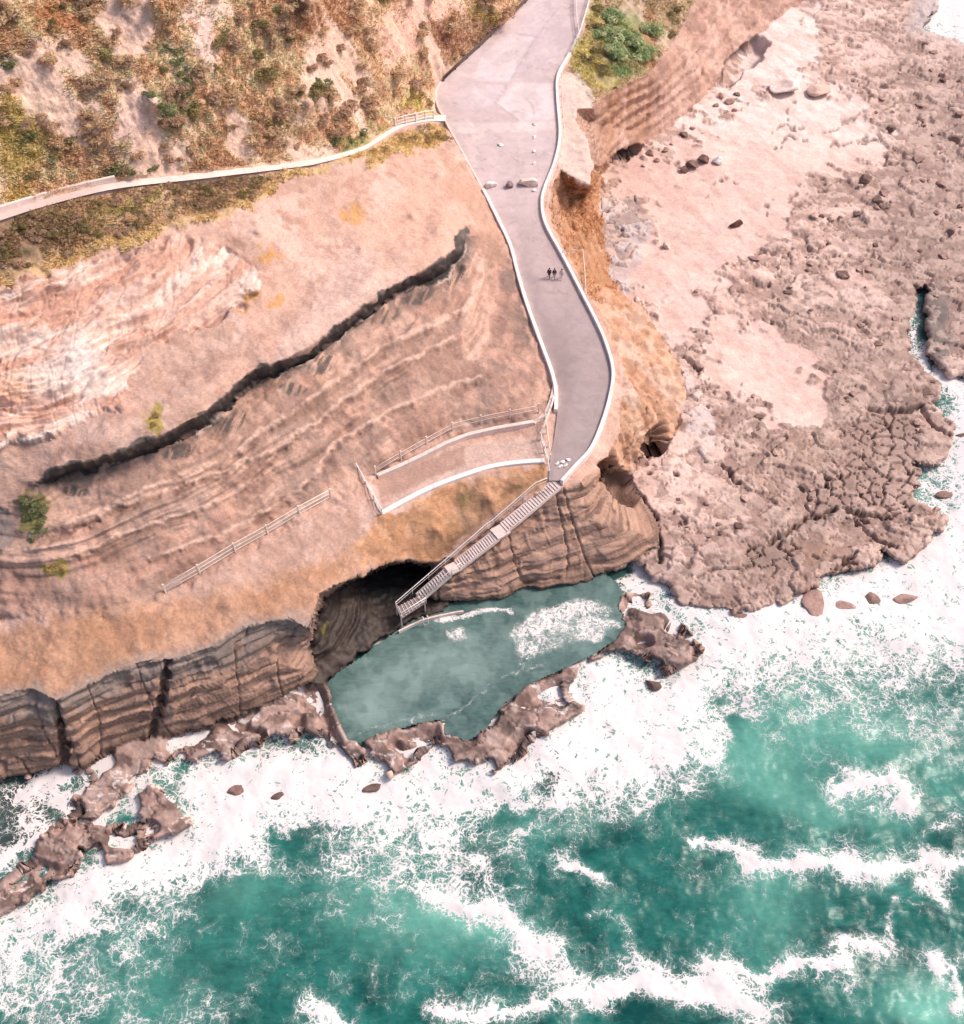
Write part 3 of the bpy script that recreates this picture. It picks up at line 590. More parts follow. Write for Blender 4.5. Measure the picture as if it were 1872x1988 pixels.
# lower ground, iron-stained towards the edge
org = soft(SW2, TW2, [(-420, 1240), (0, 1225), (150, 1190), (330, 1165), (470, 1140), (580, 1100), (690, 1070), (700, 1110), (640, 1150), (610, 1200), (560, 1200), (470, 1215), (410, 1257), (260, 1285), (110, 1362), (0, 1350), (-420, 1420)], 22)
oc = A3((200, 150, 122)); oc = over(oc, .8 * sstep(0, .5, W), (186, 134, 102)); oc = over(oc, .8 * sstep(.1, .5, W2 - .3 * W), (216, 166, 138)); oc = over(oc, .5 * sstep(.25, .6, W3 - .2), (164, 118, 78)); oc = over(oc, .55 * sstep(.05, .4, fbm(X / .8, Y / 1.2, 4, 127)), (170, 128, 106))
col = over(col, .92 * org, oc)
og2 = soft(SW2, TW2, [(742, 1006), (860, 946), (960, 915), (1055, 905), (1062, 930), (1020, 965), (950, 1010), (880, 1065), (845, 1088), (750, 1090), (690, 1100), (700, 1050)], 6)
oc2 = A3((220, 164, 128)); oc2 = over(oc2, .7 * sstep(0, .5, W), (206, 148, 108)); oc2 = over(oc2, .6 * sstep(.0, .4, fbm(X / .8, Y / 1.4, 4, 126)), (178, 134, 104)); oc2 = over(oc2, .6 * sstep(.1, .5, W2), (234, 184, 150))
oc2 = over(oc2, .9 * blob(SW2, TW2, 900, 1045, 52, 34, -.5), (140, 110, 84)); oc2 = over(oc2, .8 * blob(SW2, TW2, 905, 965, 16, 22), (118, 104, 66)); oc2 = over(oc2, .8 * blob(SW2, TW2, 985, 950, 34, 10, -.3), (120, 100, 70)); oc2 = over(oc2, .6 * blob(SW2, TW2, 760, 1070, 70, 16, -.1), (186, 130, 102))
col = over(col, og2, oc2)
rim = np.exp(-seg_dist(SW2, TW2, [p[:2] for p in TOP[:15]]) / 9) * inA
col = over(col, .7 * rim, (158, 146, 142))
col = over(col, .9 * soft(SW2, TW2, [(-60, 985), (0, 990), (25, 1010), (22, 1050), (0, 1070), (-60, 1080)], 5), (140, 126, 124))
col = over(col, m_seam, A3((88, 80, 80)) * (1 + .35 * mm2[..., None])); col = over(col, .6 * m_seam * sstep(.15, .5, mm2), (126, 112, 108)); sg_ = seg_dist(S, T + 14, [(u, v) for u, v, z in SEAM]) - seg_dist(S, T - 14, [(u, v) for u, v, z in SEAM]); col = over(col, .8 * m_seam * sstep(0, 14, sg_ + 6 * mm2), (52, 49, 51)); col = over(col, .5 * m_seam * sstep(2, 14, -sg_ + 6 * mm2), (116, 106, 103))
edge = np.exp(-((d_seam - sw_ - 3) / 2.2) ** 2) * (T > np.interp(S, [p[0] for p in SEAM], [p[1] for p in SEAM])) * (S > 380) * sstep(-.1, .2, W)
col = over(col, .8 * edge * inA, (232, 206, 198))
# scrub hillside
hc = A3((198, 152, 120)); hw = fbm(X / 3, Y / 3, 5, 101); hw2 = fbm(X / 1.0, Y / 1.0, 4, 102); hw3 = fbm(X / 10, Y / 10, 4, 103)
hc = over(hc, .8 * sstep(0, .5, hw3), (208, 158, 126)); hc = over(hc, .8 * sstep(.05, .45, hw), (188, 144, 112)); hc = over(hc, .7 * sstep(.1, .5, -hw), (222, 178, 148)); hc = over(hc, .5 * sstep(.15, .5, hw2), (166, 128, 102)); hc = over(hc, .5 * sstep(.2, .5, -hw2), (226, 186, 158))
VEGSPOTS = [(40, 260, 60, 100, .2, (170, 150, 88)), (330, 215, 60, 30, .4, (124, 132, 92)), (360, 160, 14, 28, 0, (88, 110, 84)), (335, 95, 30, 18, .3, (118, 122, 86)), (230, 130, 50, 22, .4, (160, 150, 98)), (620, 170, 26, 32, 0, (104, 100, 76)), (560, 245, 40, 26, 0, (150, 130, 84)), (805, 190, 34, 24, 0, (196, 172, 96)), (690, 265, 60, 18, -.3, (140, 138, 76)), (20, 120, 40, 30, 0, (120, 108, 82)), (950, 28, 26, 16, 0, (176, 150, 86)), (130, 40, 70, 30, .3, (190, 132, 92)), (90, 180, 30, 20, 0, (130, 110, 88)), (650, 40, 90, 50, 0, (168, 120, 88)), (240, 330, 40, 10, -.15, (110, 112, 66)), (20, 370, 60, 20, -.3, (186, 150, 84)), (860, 60, 50, 40, 0, (160, 114, 90))]
for u, v, a, b, r, c in VEGSPOTS: hc = over(hc, .85 * sstep(.2, .75, blob(S + 22 * wa, T + 22 * wb, u, v, a, b, r)), c)
for u, v, a, b, r in ((260, 235, 46, 46, .5), (400, 70, 26, 70, -.4), (395, 20, 60, 30, 0), (775, 70, 40, 70, .1), (840, 10, 90, 22, 0)):
    hc = over(hc, .9 * sstep(.25, .8, blob(S + 20 * wa, T + 20 * wb, u, v, a, b, r)), (222, 180, 168) if u < 500 else (228, 172, 150))
hc = over(hc, .75 * sstep(.18, .55, fbm(X / 5, Y / 5, 3, 124)), (218, 178, 158)); hc = np.clip(hc * 1.16 + .03, 0, .8); col = over(col, above * 1.0, hc)
stc = A3((168, 134, 104)); stc = over(stc, sstep(0, .4, hw), (138, 108, 84)); stc = over(stc, .8 * sstep(.05, .4, -hw), (196, 160, 132)); stc = over(stc, .6 * sstep(.1, .4, hw2), (110, 96, 66))
d_strip = seg_dist(S, T, STRIP[14:])
stc = over(stc, (1 - sstep(8, 34, d_strip + 10 * wa)) * .9, (204, 166, 122)); stc = over(stc, .9 * soft(SW2, TW2, [(640, 312), (740, 275), (800, 245), (870, 250), (880, 275), (780, 300), (700, 320)], 8), (196, 160, 112)); stc = over(stc, .7 * blob(SW2, TW2, 250, 400, 70, 16, -.2), (150, 140, 72))
stc = stc * 1.12; col = over(col, m_strip * (1 - m_path), stc)
ve = A3((206, 176, 150)); ve = over(ve, sstep(.1, .6, blob(SW2, TW2, 1150, 120, 40, 60, -.7)), (194, 174, 112)); ve = over(ve, sstep(.15, .6, blob(SW2, TW2, 1215, 85, 50, 62)), (150, 152, 98)); ve = over(ve, .8 * sstep(.2, .6, blob(SW2, TW2, 1205, 110, 30, 30)), (120, 146, 96)); ve = over(ve, .9 * sstep(.2, .6, blob(SW2, TW2, 1160, 20, 14, 60, .2)), (206, 184, 130)); ve = over(ve, .8 * sstep(.2, .6, blob(SW2, TW2, 1265, 75, 14, 60)), (196, 134, 96)); ve = over(ve, .6 * sstep(0, .4, hw2), (170, 140, 104))
col = over(col, m_vege, ve)
for u, v, a, b in ((64, 985, 30, 30), (62, 1020, 26, 20), (107, 1102, 28, 14), (300, 812, 18, 26)):
    col = over(col, .85 * sstep(.3, .6, blob(SW2, TW2, u, v, a, b)) * inA, (168, 152, 70) if v > 1080 or v < 900 else (120, 116, 60))
apron = soft(S, T, [(1086, 148), (1104, 140), (1125, 140), (1150, 180), (1150, 208), (1122, 214), (1119, 236), (1143, 277), (1153, 320), (1144, 358), (1110, 343), (1085, 325), (1090, 265), (1083, 190)], 2)
col = over(col, apron * inA, A3((228, 200, 190)) * (1 + .06 * W2[..., None]))
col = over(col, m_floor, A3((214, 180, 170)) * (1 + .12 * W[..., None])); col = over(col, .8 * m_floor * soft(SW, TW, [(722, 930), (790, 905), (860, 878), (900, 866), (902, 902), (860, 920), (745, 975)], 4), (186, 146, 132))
# cliffs
cc = A3((204, 162, 144)); cc = over(cc, .7 * sstep(.05, .4, c1), (218, 174, 152)); cc = over(cc, .4 * sstep(.1, .45, -c1), (184, 144, 126)); cc = over(cc, .6 * sstep(.1, .5, fbm(clz * 6, along * .1, 3, 104)), (112, 86, 78)); cc = over(cc, .5 * sstep(.1, .5, c2), (186, 150, 140))
cc = over(cc, .75 * (1 - sstep(.12, .4, wf + .2 * wa)) * (S < 640), (164, 150, 146))
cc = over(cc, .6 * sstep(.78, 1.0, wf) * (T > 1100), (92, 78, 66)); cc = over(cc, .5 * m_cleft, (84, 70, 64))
ea = sstep(1040, 1110, S) * (1 - sstep(900, 960, T)) * sstep(310, 340, T)
eo = A3((220, 170, 142)); eo = over(eo, .8 * sstep(0, .5, W), (202, 144, 110)); eo = over(eo, .7 * sstep(.1, .5, W2), (230, 190, 168)); eo = over(eo, .5 * sstep(.1, .4, -W2), (178, 130, 104)); upv = 1 - sstep(520, 620, T); eo = over(eo, .8 * sstep(.0, .35, fbm(X / 3, Y / 3, 4, 122)) * (T > 560), (222, 188, 174)); eo = over(eo, .6 * sstep(.05, .35, fbm(X / 1.2, Y / 1.8, 4, 123)), (176, 134, 110))
eo = over(eo, .9 * upv * sstep(-.2, .3, fbm((X + .4 * Y) / .8, Y / 3, 4, 105)), (166, 116, 84)); eo = over(eo, .5 * upv, (196, 142, 104))
cc = over(cc, ea, eo)
ne = sstep(1150, 1200, S) * (1 - sstep(300, 340, T))
nc = A3((206, 164, 150)); nb = fbm((X * .75 - Y * .66) / 1.3 + .5 * n1, (X * .66 + Y * .75) / 3.5, 5, 106); nc = over(nc, sstep(.05, .4, nb), (182, 142, 130)); nc = over(nc, .7 * sstep(.1, .5, -nb), (222, 184, 172)); nc = over(nc, .7 * (1 - sstep(1180, 1330, S)) * sstep(-.2, .3, W), (186, 134, 100))
cc = over(cc, ne, nc)
cc = over(cc, .9 * soft(SW2, TW2, [(1168, 380), (1195, 375), (1245, 400), (1262, 440), (1230, 520), (1215, 570), (1190, 540), (1175, 470)], 6), (206, 186, 182))
cc = cc * np.where(T > 905, .84, 1.0)[..., None]; cc = over(cc, .8 * np.maximum(cavee, nook), (150, 122, 114)); cc = over(cc, .6 * np.maximum(hole, gully), (124, 98, 86))  # hollows, hole and gully tinted darker: their shade painted into the rock colour
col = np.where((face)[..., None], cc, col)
# platform
pc = A3((226, 184, 168)); far2 = sstep(.25, 1.15, far + .35 * W3)
pc = over(pc, far2, (170, 133, 118)); pc = over(pc, .8 * sstep(.0, .4, W + .3 * lens) * (1 - .5 * far2), (242, 206, 190)); pc = over(pc, .55 * sstep(.05, .4, W2 + .4 * lens) * far2, (210, 172, 158)); pc = over(pc, .75 * sstep(.05, .45, .4 * W2 - W), (168, 130, 116)); pc = over(pc, .7 * m_crev * sstep(-.2, .2, W2), (112, 86, 76)); pc = over(pc, .5 * sstep(.2, .5, -lens) * far2, (146, 114, 102)); pc = over(pc, .5 * sstep(.2, .5, W2) * far2, (124, 100, 86)); pc = over(pc, .6 * rubb * (idv > .7), (208, 170, 158)); pc = over(pc, .6 * rubb * (idv < .2), (132, 102, 92))
pc = over(pc, .6 * blob(SW2, TW2, 1540, 900, 130, 50, -.3), (172, 134, 112)); pc = over(pc, .6 * blob(SW2, TW2, 1560, 1080, 120, 50, -.3), (166, 122, 98))
pc = over(pc, .8 * blob(SW2, TW2, 1610, 1005, 60, 26, -.5), (136, 116, 110)); pc = over(pc, .8 * blob(SW2, TW2, 1490, 1085, 45, 30), (118, 100, 90)); pc = over(pc, .8 * sstep(.2, .7, blob(SW2, TW2, 1815, 640, 50, 90)), (104, 96, 92)); pc = over(pc, .7 * blob(SW2, TW2, 1745, 780, 60, 60), (130, 104, 92)); pc = over(pc, .6 * blob(SW2, TW2, 1790, 470, 80, 110), (150, 120, 108))
wetz = np.maximum(m_crack, m_crack2)
pc = over(pc, .5 * m_crack, (172, 136, 122)); pc = over(pc, .9 * wetz * (1 - pavk), (70, 52, 48))
sc_ = A3((238, 200, 185)); sc_ = over(sc_, .6 * sstep(0, .5, W3), (228, 184, 170)); sc_ = over(sc_, .5 * sstep(.1, .5, W), (244, 210, 194)); sc_ = over(sc_, .85 * (1 - sstep(220, 330, T)), (246, 222, 212)); sc_ = over(sc_, .3 * sstep(.2, .5, lens), (222, 176, 162))
pc = over(pc, m_sand, sc_)
pc = over(pc, .9 * soft(SW2, TW2, [(1168, 380), (1195, 375), (1245, 400), (1262, 440), (1235, 520), (1215, 575), (1190, 540), (1175, 470)], 6), (206, 190, 188))
pc = over(pc, .85 * soft(SW2, TW2, [(1330, 700), (1352, 745), (1372, 810), (1388, 868), (1370, 885), (1340, 840), (1318, 790), (1320, 740)], 6), (222, 198, 192))
pc = over(pc, .8 * m_joint, (84, 64, 58)); pc = over(pc, .75 * m_ledge, (128, 98, 88)); pc = over(pc, .6 * rk_ * (1 - up1), (164, 130, 117)); pc = over(pc, .55 * rk_ * up2 * (1 - mck) * (1 - .5 * far2), (234, 198, 181)); pc = over(pc, .8 * rk_ * ln1 * (1 - mck), (110, 84, 74)); pc = over(pc, .65 * rk_ * ln2 * (1 - mck), (124, 96, 86)); pc = over(pc, .4 * spk, (128, 98, 88)); pc = over(pc, .35 * m_sand * sstep(.05, .4, fbm((X * .9 + Y * .44) / 1.6, (Y * .9 - X * .44) / 5.5, 4, 59)), (204, 158, 146)); pc = over(pc, .75 * soft(S, T, [(1790, -40), (1900, -40), (1900, 95), (1790, 70), (1760, 60)], 20), (196, 180, 178))
rc = A3((176, 140, 128)); rc = over(rc, .8 * sstep(.05, .4, lens), (180, 144, 130)); rc = over(rc, .8 * sstep(.1, .45, -lens), (112, 88, 80)); rc = over(rc, .6 * sstep(.15, .5, W2), (96, 80, 72)); rc = over(rc, .6 * (1 - sstep(.03, .10, crev)), (92, 76, 70))
rc = over(rc, .45 * sstep(.15, .45, -W2), (198, 172, 160))
fz = np.abs(fbm(X / 2.2 + .5 * W2, Y / 1.3, 4, 110)); rc = over(rc, .85 * (1 - sstep(.02, .10, fz)) * sstep(-.05, .35, fbm(X / 4, Y / 4, 3, 111)) * (T > 1260), (236, 220, 216))
pc = np.where(smallrock[..., None], rc, pc)
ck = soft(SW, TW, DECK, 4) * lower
dkc = A3((80, 64, 58)); dkc = over(dkc, .7 * sstep(0, .4, fbm(zb * 3, along * .2, 4, 107)), (78, 64, 58)); dkc = over(dkc, .5 * sstep(.1, .5, W2), (116, 92, 82)); dkc = over(dkc, sstep(0, 1, blob(S, T, 790, 1125, 95, 50) * 1.8), (44, 42, 42)); dkc = over(dkc, .9 * sstep(.4, .7, blob(SW2, TW2, 628, 1222, 9, 13)), (128, 120, 50))  # cave rock with its shade painted in, near black towards the back
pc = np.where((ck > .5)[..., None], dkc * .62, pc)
pc = np.where(pool[..., None], A3((88, 104, 98)), pc); pc = np.where((~land & ~pool)[..., None], A3((96, 92, 84)), pc)
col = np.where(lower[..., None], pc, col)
GND = BASEP + NRM * ((disp + disp_extra * m_slope * keep) * np.where(land, fade, .3))[..., None]
hd = (inB & ~above)[..., None] * (1 - np.maximum(m_road, np.maximum(m_strip, m_vege)))[..., None]
col = col * (1 - hd * (1 - np.array([.97, .93, .87])))
col = np.clip(col, .004, .9)
wet = np.clip(np.where(lower & ~(m_sand > .5), .25 + .5 * far2, 0) + .5 * smallrock + .4 * (ck > .5), 0, 1)

# faces, split into the hillside, the headland and the platform ----------------------------------------
idx = np.arange(NS * NT).reshape(NT, NS)
quads = np.stack([idx[:-1, :-1], idx[1:, :-1], idx[1:, 1:], idx[:-1, 1:]], -1).reshape(-1, 4)
fv = lambda a: a[:-1, :-1].ravel()
gone = (fv(landf) + landf[1:, 1:].ravel() + landf[1:, :-1].ravel() + landf[:-1, 1:].ravel() < .02) & ~fv(pool)
isH = fv(above) & ~gone; isL = ~fv(inB) & ~gone; isM = ~isH & ~isL & ~gone
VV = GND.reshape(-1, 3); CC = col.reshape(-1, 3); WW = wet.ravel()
def ground(name, sel, mat):
    q = quads[sel]; u, inv = np.unique(q, return_inverse=True)
    me = np_mesh(name, VV[u], inv.reshape(-1, 4), CC[u], True, {'wet': WW[u]})
    return tag(link_mesh(name, me, mat), kind='structure')
g_hill = ground('hillside', isH, M_hill)
g_head = ground('headland', isM, M_head)
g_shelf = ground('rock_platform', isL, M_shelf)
def gz(u, v):
    """ground point at a map position"""
    i = int(np.clip(np.searchsorted(ty, v), 1, NT - 1)); j = int(np.clip(np.searchsorted(sx, u), 1, NS - 1))
    return Vector(GND[i, j]), Vector(NRM[i, j])

# ---------------------------------------------------------------- the sea
def water_mat(name, dark, mid, milk, white, sc=1.0):
    m, nt, p, N, L = new_mat(name)
    co = worldpos(nt)
    fa = N.new('ShaderNodeAttribute'); fa.attribute_name = 'foam'
    mk = N.new('ShaderNodeAttribute'); mk.attribute_name = 'milk'
    foam, milky = fa.outputs['Fac'], mk.outputs['Fac']
    _, wc = noise(nt, co, .42 * sc, 4, .55); _, wc2 = noise(nt, co, 1.7 * sc, 3, .6)
    def warped(a, b):
        s1 = N.new('ShaderNodeVectorMath'); s1.operation = 'SCALE'; L.new(wc, s1.inputs[0]); s1.inputs['Scale'].default_value = a
        s2 = N.new('ShaderNodeVectorMath'); s2.operation = 'SCALE'; L.new(wc2, s2.inputs[0]); s2.inputs['Scale'].default_value = b
        s3 = N.new('ShaderNodeVectorMath'); s3.operation = 'ADD'; L.new(s1.outputs[0], s3.inputs[0]); L.new(s2.outputs[0], s3.inputs[1])
        s4 = N.new('ShaderNodeVectorMath'); s4.operation = 'ADD'; L.new(co, s4.inputs[0]); L.new(s3.outputs[0], s4.inputs[1])
        return s4.outputs[0]
    def edge(vec, scale):
        v = N.new('ShaderNodeTexVoronoi'); v.feature = 'DISTANCE_TO_EDGE'; v.inputs['Scale'].default_value = scale
        L.new(vec, v.inputs['Vector']); return v.outputs['Distance']
    w1 = warped(6.0, .8); w2 = warped(4.0, .75)
    f1, _ = noise(nt, w2, .45 * sc, 5, .6); f2, _ = noise(nt, co, 3.0 * sc, 4, .7)
    fl = mathn(nt, 'ADD', foam, maprange(nt, f1, .25, .75, -.20, .20))
    jit = maprange(nt, f2, .25, .75, -.015, .015)
    def lace(vec, scale, off, k):
        q = mathn(nt, 'MAXIMUM', mathn(nt, 'SUBTRACT', fl, off), 0.0)
        wd = mathn(nt, 'MULTIPLY', mathn(nt, 'MULTIPLY', q, q), k)
        e = mathn(nt, 'ADD', edge(vec, scale * sc), jit)
        return mathn(nt, 'SUBTRACT', wd, e)
    d = mathn(nt, 'MAXIMUM', lace(w1, .30, .14, .17), mathn(nt, 'MAXIMUM', lace(w2, .75, .20, .30), lace(w2, 1.9, .34, .52)))
    cover = maprange(nt, d, .0, .045, 0, 1, True)
    haze = mathn(nt, 'MULTIPLY', maprange(nt, d, -.22, .03, 0, 1, True), maprange(nt, fl, .35, 1.0, .0, .7))
    big, _ = noise(nt, co, .16 * sc, 5, .6, .8); mp = N.new('ShaderNodeMapping'); mp.inputs['Rotation'].default_value = (0, 0, -.9); mp.inputs['Scale'].default_value = (.55, 1.7, 1); L.new(co, mp.inputs[0]); fine, _ = noise(nt, mp.outputs[0], .9 * sc, 7, .66, 1.2)
    base = mixc(nt, maprange(nt, mathn(nt, 'ADD', big, mathn(nt, 'MULTIPLY', fine, .55)), .60, .98, 0, 1), C(*dark), C(*mid))
    base = mixc(nt, mathn(nt, 'MULTIPLY', milky, maprange(nt, fine, .25, .7, .82, 1.0), True), base, C(*milk))
    base = mixc(nt, mathn(nt, 'MULTIPLY', haze, maprange(nt, fine, .3, .7, .5, 1.1), True), base, tuple(.45 * C(*milk) + .55 * C(*white)))
    kp = N.new('ShaderNodeAttribute'); kp.attribute_name = 'shoal'
    base = mixc(nt, mathn(nt, 'MULTIPLY', kp.outputs['Fac'], maprange(nt, fine, .3, .7, 1.0, .6), True), base, C(66, 72, 70))
    wcol = mixc(nt, maprange(nt, f2, .3, .7, 0, 1), tuple(C(*white) * .93), C(*white))
    L.new(mixc(nt, cover, base, wcol), p.inputs['Base Color'])
    L.new(maprange(nt, cover, 0, 1, .22, .85), p.inputs['Roughness'])
    p.inputs['Specular IOR Level'].default_value = .15
    hh = mathn(nt, 'ADD', fine, mathn(nt, 'MULTIPLY', f2, .4))
    b = N.new('ShaderNodeBump'); b.inputs['Strength'].default_value = .3; b.inputs['Distance'].default_value = .10
    L.new(hh, b.inputs['Height']); L.new(b.outputs[0], p.inputs['Normal'])
    return m
M_sea = water_mat('sea_water', (8, 74, 70), (40, 124, 112), (118, 194, 172), (240, 229, 226))
M_pool = water_mat('pool_water', (46, 76, 74), (98, 126, 120), (146, 168, 160), (240, 230, 226), 1.3)

wx = axis(-900, -10, 1882, 2900, 3.2); wy = axis(-500, 1000, 2000, 3200, 3.2)
US, VS = np.meshgrid(wx, wy)
PW = unproj(US, VS, np.zeros(US.shape))
wX, wY = PW[..., 0], PW[..., 1]
fa_ = fbm(wX / 3.5, wY / 3.5, 4, 201); fb_ = fbm(wX / 3.5, wY / 3.5, 4, 211)
UW, VW = US + 22 * fa_, VS + 22 * fb_
foam = np.full(US.shape, .27) + .26 * fbm(wX / 7, wY / 7, 3, 221)
def fmax(m, v): 
    global foam
    foam = np.maximum(foam, foam * (1 - m) + v * m)
LACE = [(-900, 2300), (-900, 1700), (0, 1760), (300, 1600), (700, 1480), (1150, 1350), (1380, 1240), (1700, 1050), (1880, 800), (2900, 700), (2900, 1540), (1872, 1540), (1780, 1530), (1640, 1545), (1560, 1500), (1480, 1490), (1430, 1560), (1330, 1560), (1200, 1600), (1080, 1680), (980, 1760), (940, 1790), (860, 1770), (800, 1740), (720, 1690), (640, 1720), (500, 1690), (420, 1740), (380, 1830), (330, 1900), (345, 1988), (380, 2300)]
LACE2 = [(-900, 2100), (-900, 1700), (0, 1760), (300, 1600), (700, 1480), (1150, 1350), (1380, 1240), (1700, 1050), (1880, 800), (2900, 700), (2900, 1400), (1872, 1400), (1720, 1330), (1600, 1360), (1480, 1350), (1390, 1420), (1350, 1520), (1180, 1570), (1010, 1610), (930, 1650), (880, 1720), (780, 1690), (700, 1640), (560, 1640), (430, 1690), (330, 1750), (250, 1830), (150, 1900), (60, 1960), (-100, 2050)]
SOLID = [(-900, 1850), (-900, 1750), (0, 1775), (60, 1750), (165, 1690), (300, 1640), (375, 1605), (330, 1490), (420, 1470), (560, 1435), (700, 1470), (780, 1500), (950, 1490), (1130, 1370), (1110, 1300), (1190, 1255), (1290, 1310), (1370, 1260), (1300, 1195), (1240, 1120), (1420, 1180), (1570, 1150), (1720, 1090), (1820, 1020), (1850, 900), (1835, 740), (2900, 600), (2900, 1280), (1872, 1270), (1790, 1255), (1690, 1215), (1600, 1265), (1480, 1290), (1400, 1350), (1370, 1440), (1310, 1490), (1200, 1500), (1080, 1535), (960, 1570), (840, 1600), (740, 1590), (600, 1600), (440, 1650), (330, 1690), (210, 1750), (100, 1800), (0, 1830)]
fmax(soft(UW, VW, LACE, 90), .56); fmax(soft(UW, VW, LACE2, 80), .74); fmax(soft(UW, VW, SOLID, 60), 1.02); fmax(soft(UW, VW, [(1180, 1126), (1240, 1085), (1300, 1130), (1268, 1155), (1215, 1150)], 10), 1.0); fmax(soft(US, VS, [(1760, -80), (1990, -80), (1990, 120), (1880, 96), (1790, 60)], 20), 1.1)
fmax(soft(UW, VW, [(640, 1560), (860, 1560), (870, 1660), (840, 1730), (720, 1740), (690, 1680), (620, 1640)], 26), .66)
fmax(soft(UW, VW, [(180, 1500), (260, 1460), (300, 1440), (340, 1500), (280, 1560), (260, 1600), (200, 1610), (150, 1590)], 12), .85)
fmax(soft(UW, VW, [(-120, 1520), (0, 1500), (150, 1480), (165, 1560), (60, 1640), (-120, 1760)], 26), .52); fmax(soft(UW, VW, [(300, 1760), (480, 1680), (700, 1660), (900, 1780), (1100, 1860), (1150, 2000), (300, 2000)], 60), .42); fmax(soft(UW, VW, [(1180, 1560), (1450, 1560), (1700, 1600), (1872, 1640), (1872, 2000), (1500, 2000), (1150, 1800)], 60), .38)
for u, v, a, b, r, k in ((470, 1745, 50, 30, 0, -.2), (1440, 1560, 90, 26, .1, -.3), (1420, 1420, 18, 60, -.5, -.5), (1360, 1480, 30, 20, 0, -.2), (560, 1640, 60, 26, -.2, -.35), (250, 1760, 50, 24, -.3, -.3), (135, 1830, 30, 20, 0, -.3), (60, 1540, 40, 30, -.9, -.15), (610, 1620, 30, 16, 0, -.2), (1000, 1600, 50, 16, -.2, -.3), (1055, 1510, 40, 26, -.6, -.45), (1560, 1420, 60, 30, 0, -.2), (1700, 1460, 60, 30, 0, -.25), (1830, 1330, 50, 30, 0, -.2), (330, 1930, 60, 50, 0, -.05)):
    foam += k * blob(UW, VW, u, v, a, b, r)
for ln, w, k in (([(1154, 1922), (1207, 1912), (1245, 1897), (1281, 1912), (1348, 1938), (1388, 1935), (1435, 1945), (1468, 1968)], 13, 1.05), ([(1245, 1897), (1300, 1915), (1350, 1925), (1400, 1930)], 20, 1.0),
                 ([(1461, 1678), (1501, 1672), (1548, 1672), (1615, 1668), (1648, 1682), (1698, 1680), (1781, 1675), (1821, 1692), (1872, 1685), (2000, 1690)], 12, .98), ([(1381, 1868), (1435, 1872), (1481, 1892), (1515, 1888), (1531, 1872), (1581, 1872), (1648, 1885)], 10, .98),
                 ([(1648, 1835), (1698, 1838), (1731, 1858)], 9, .75), ([(1735, 1740), (1715, 1790), (1745, 1840)], 10, .7), ([(1408, 1628), (1465, 1648)], 6, .85), ([(1331, 1632), (1391, 1638)], 6, .9), ([(1651, 1528), (1681, 1525), (1721, 1515), (1768, 1552)], 9, .95),
                 ([(857, 1745), (907, 1775), (944, 1758), (984, 1785), (1017, 1835), (1074, 1858), (1087, 1890)], 13, .84), ([(857, 1958), (911, 1978), (974, 1968), (1057, 1942), (1154, 1922)], 9, .86), ([(604, 1988), (616, 1950), (640, 1995)], 12, 1.0), ([(1805, 1862), (1812, 1890)], 9, .95), ([(1850, 1880), (1860, 1930), (1872, 1960)], 12, .8), ([(1835, 1760), (1815, 1730), (1800, 1720)], 7, .8), ([(1060, 1840), (1080, 1900), (1075, 1940)], 16, .7), ([(1130, 1790), (1180, 1780), (1240, 1800)], 14, .68), ([(1080, 1685), (1110, 1690), (1150, 1712)], 8, .8), ([(1840, 1600), (1800, 1615), (1872, 1580)], 16, .7),
                 ([(60, 1620), (20, 1665), (-40, 1710)], 12, .85), ([(150, 1500), (120, 1540), (150, 1580)], 12, .8), ([(40, 1560), (110, 1500), (150, 1480)], 12, .75), ([(1780, 560), (1774, 620), (1768, 680), (1800, 715), (1830, 735)], 14, .95)):
    fmax(line_mask(US + 22 * fa_, VS + 16 * fb_, spline(ln, 4), w * .45, w * 1.15), min(k, .92) + .03)
    foam += .34 * line_mask(US + 26 * fa_, VS + 20 * fb_, spline(ln, 3), w * 2.6, w * 2.6) * (k > .72)
for pl in (ROCKS_W, ROCKS_E, SLAB2, SLAB3, LEDGE_L): fmax(soft(US, VS, pl, 12), .98)
milk = np.zeros(US.shape)
for u, v, a, b, r, k in ((1500, 1760, 80, 110, .2, .45), (1800, 1950, 80, 60, 0, 1.0), (1850, 1990, 60, 50, 0, .5), (1640, 1570, 150, 45, .15, .6), (1460, 1490, 110, 60, .3, .7), (1690, 1430, 140, 70, .2, .6), (720, 1740, 120, 80, .3, .5), (890, 1790, 110, 40, .2, .7), (470, 1730, 70, 50, 0, .45), (1530, 1400, 120, 80, 0, .5), (980, 1800, 60, 30, .3, .5), (1480, 1700, 60, 40, 0, .3), (880, 1830, 160, 60, 0, .3), (1840, 1500, 80, 60, 0, .3), (250, 1900, 200, 120, 0, .3), (1080, 1600, 160, 40, -.2, .3), (1710, 1700, 50, 40, 0, .25)):
    milk += k * blob(US + 14 * fa_, VS + 14 * fb_, u, v, a, b, r)
milk += .30 * sstep(.5, 1.0, foam)
shoal = np.zeros(US.shape)
for u, v, a, b, r, k in ((50, 1560, 100, 60, -.6, 1.1), (-20, 1620, 90, 60, -.6, 1), (1075, 1495, 46, 24, -.6, .8), (1830, 660, 60, 70, 0, 1.0), (250, 1480, 60, 40, -.3, .9), (620, 1620, 50, 18, 0, .5), (560, 1450, 60, 20, -.2, .6), (1150, 1125, 70, 26, -.3, 1.0), (1220, 1130, 40, 20, 0, .6)): shoal += k * blob(UW, VW, u, v, a, b, r)
foam = np.clip(foam - .10 * np.abs(fbm(wX / 2.2, wY / 1.6, 3, 239)), 0, 1.15)
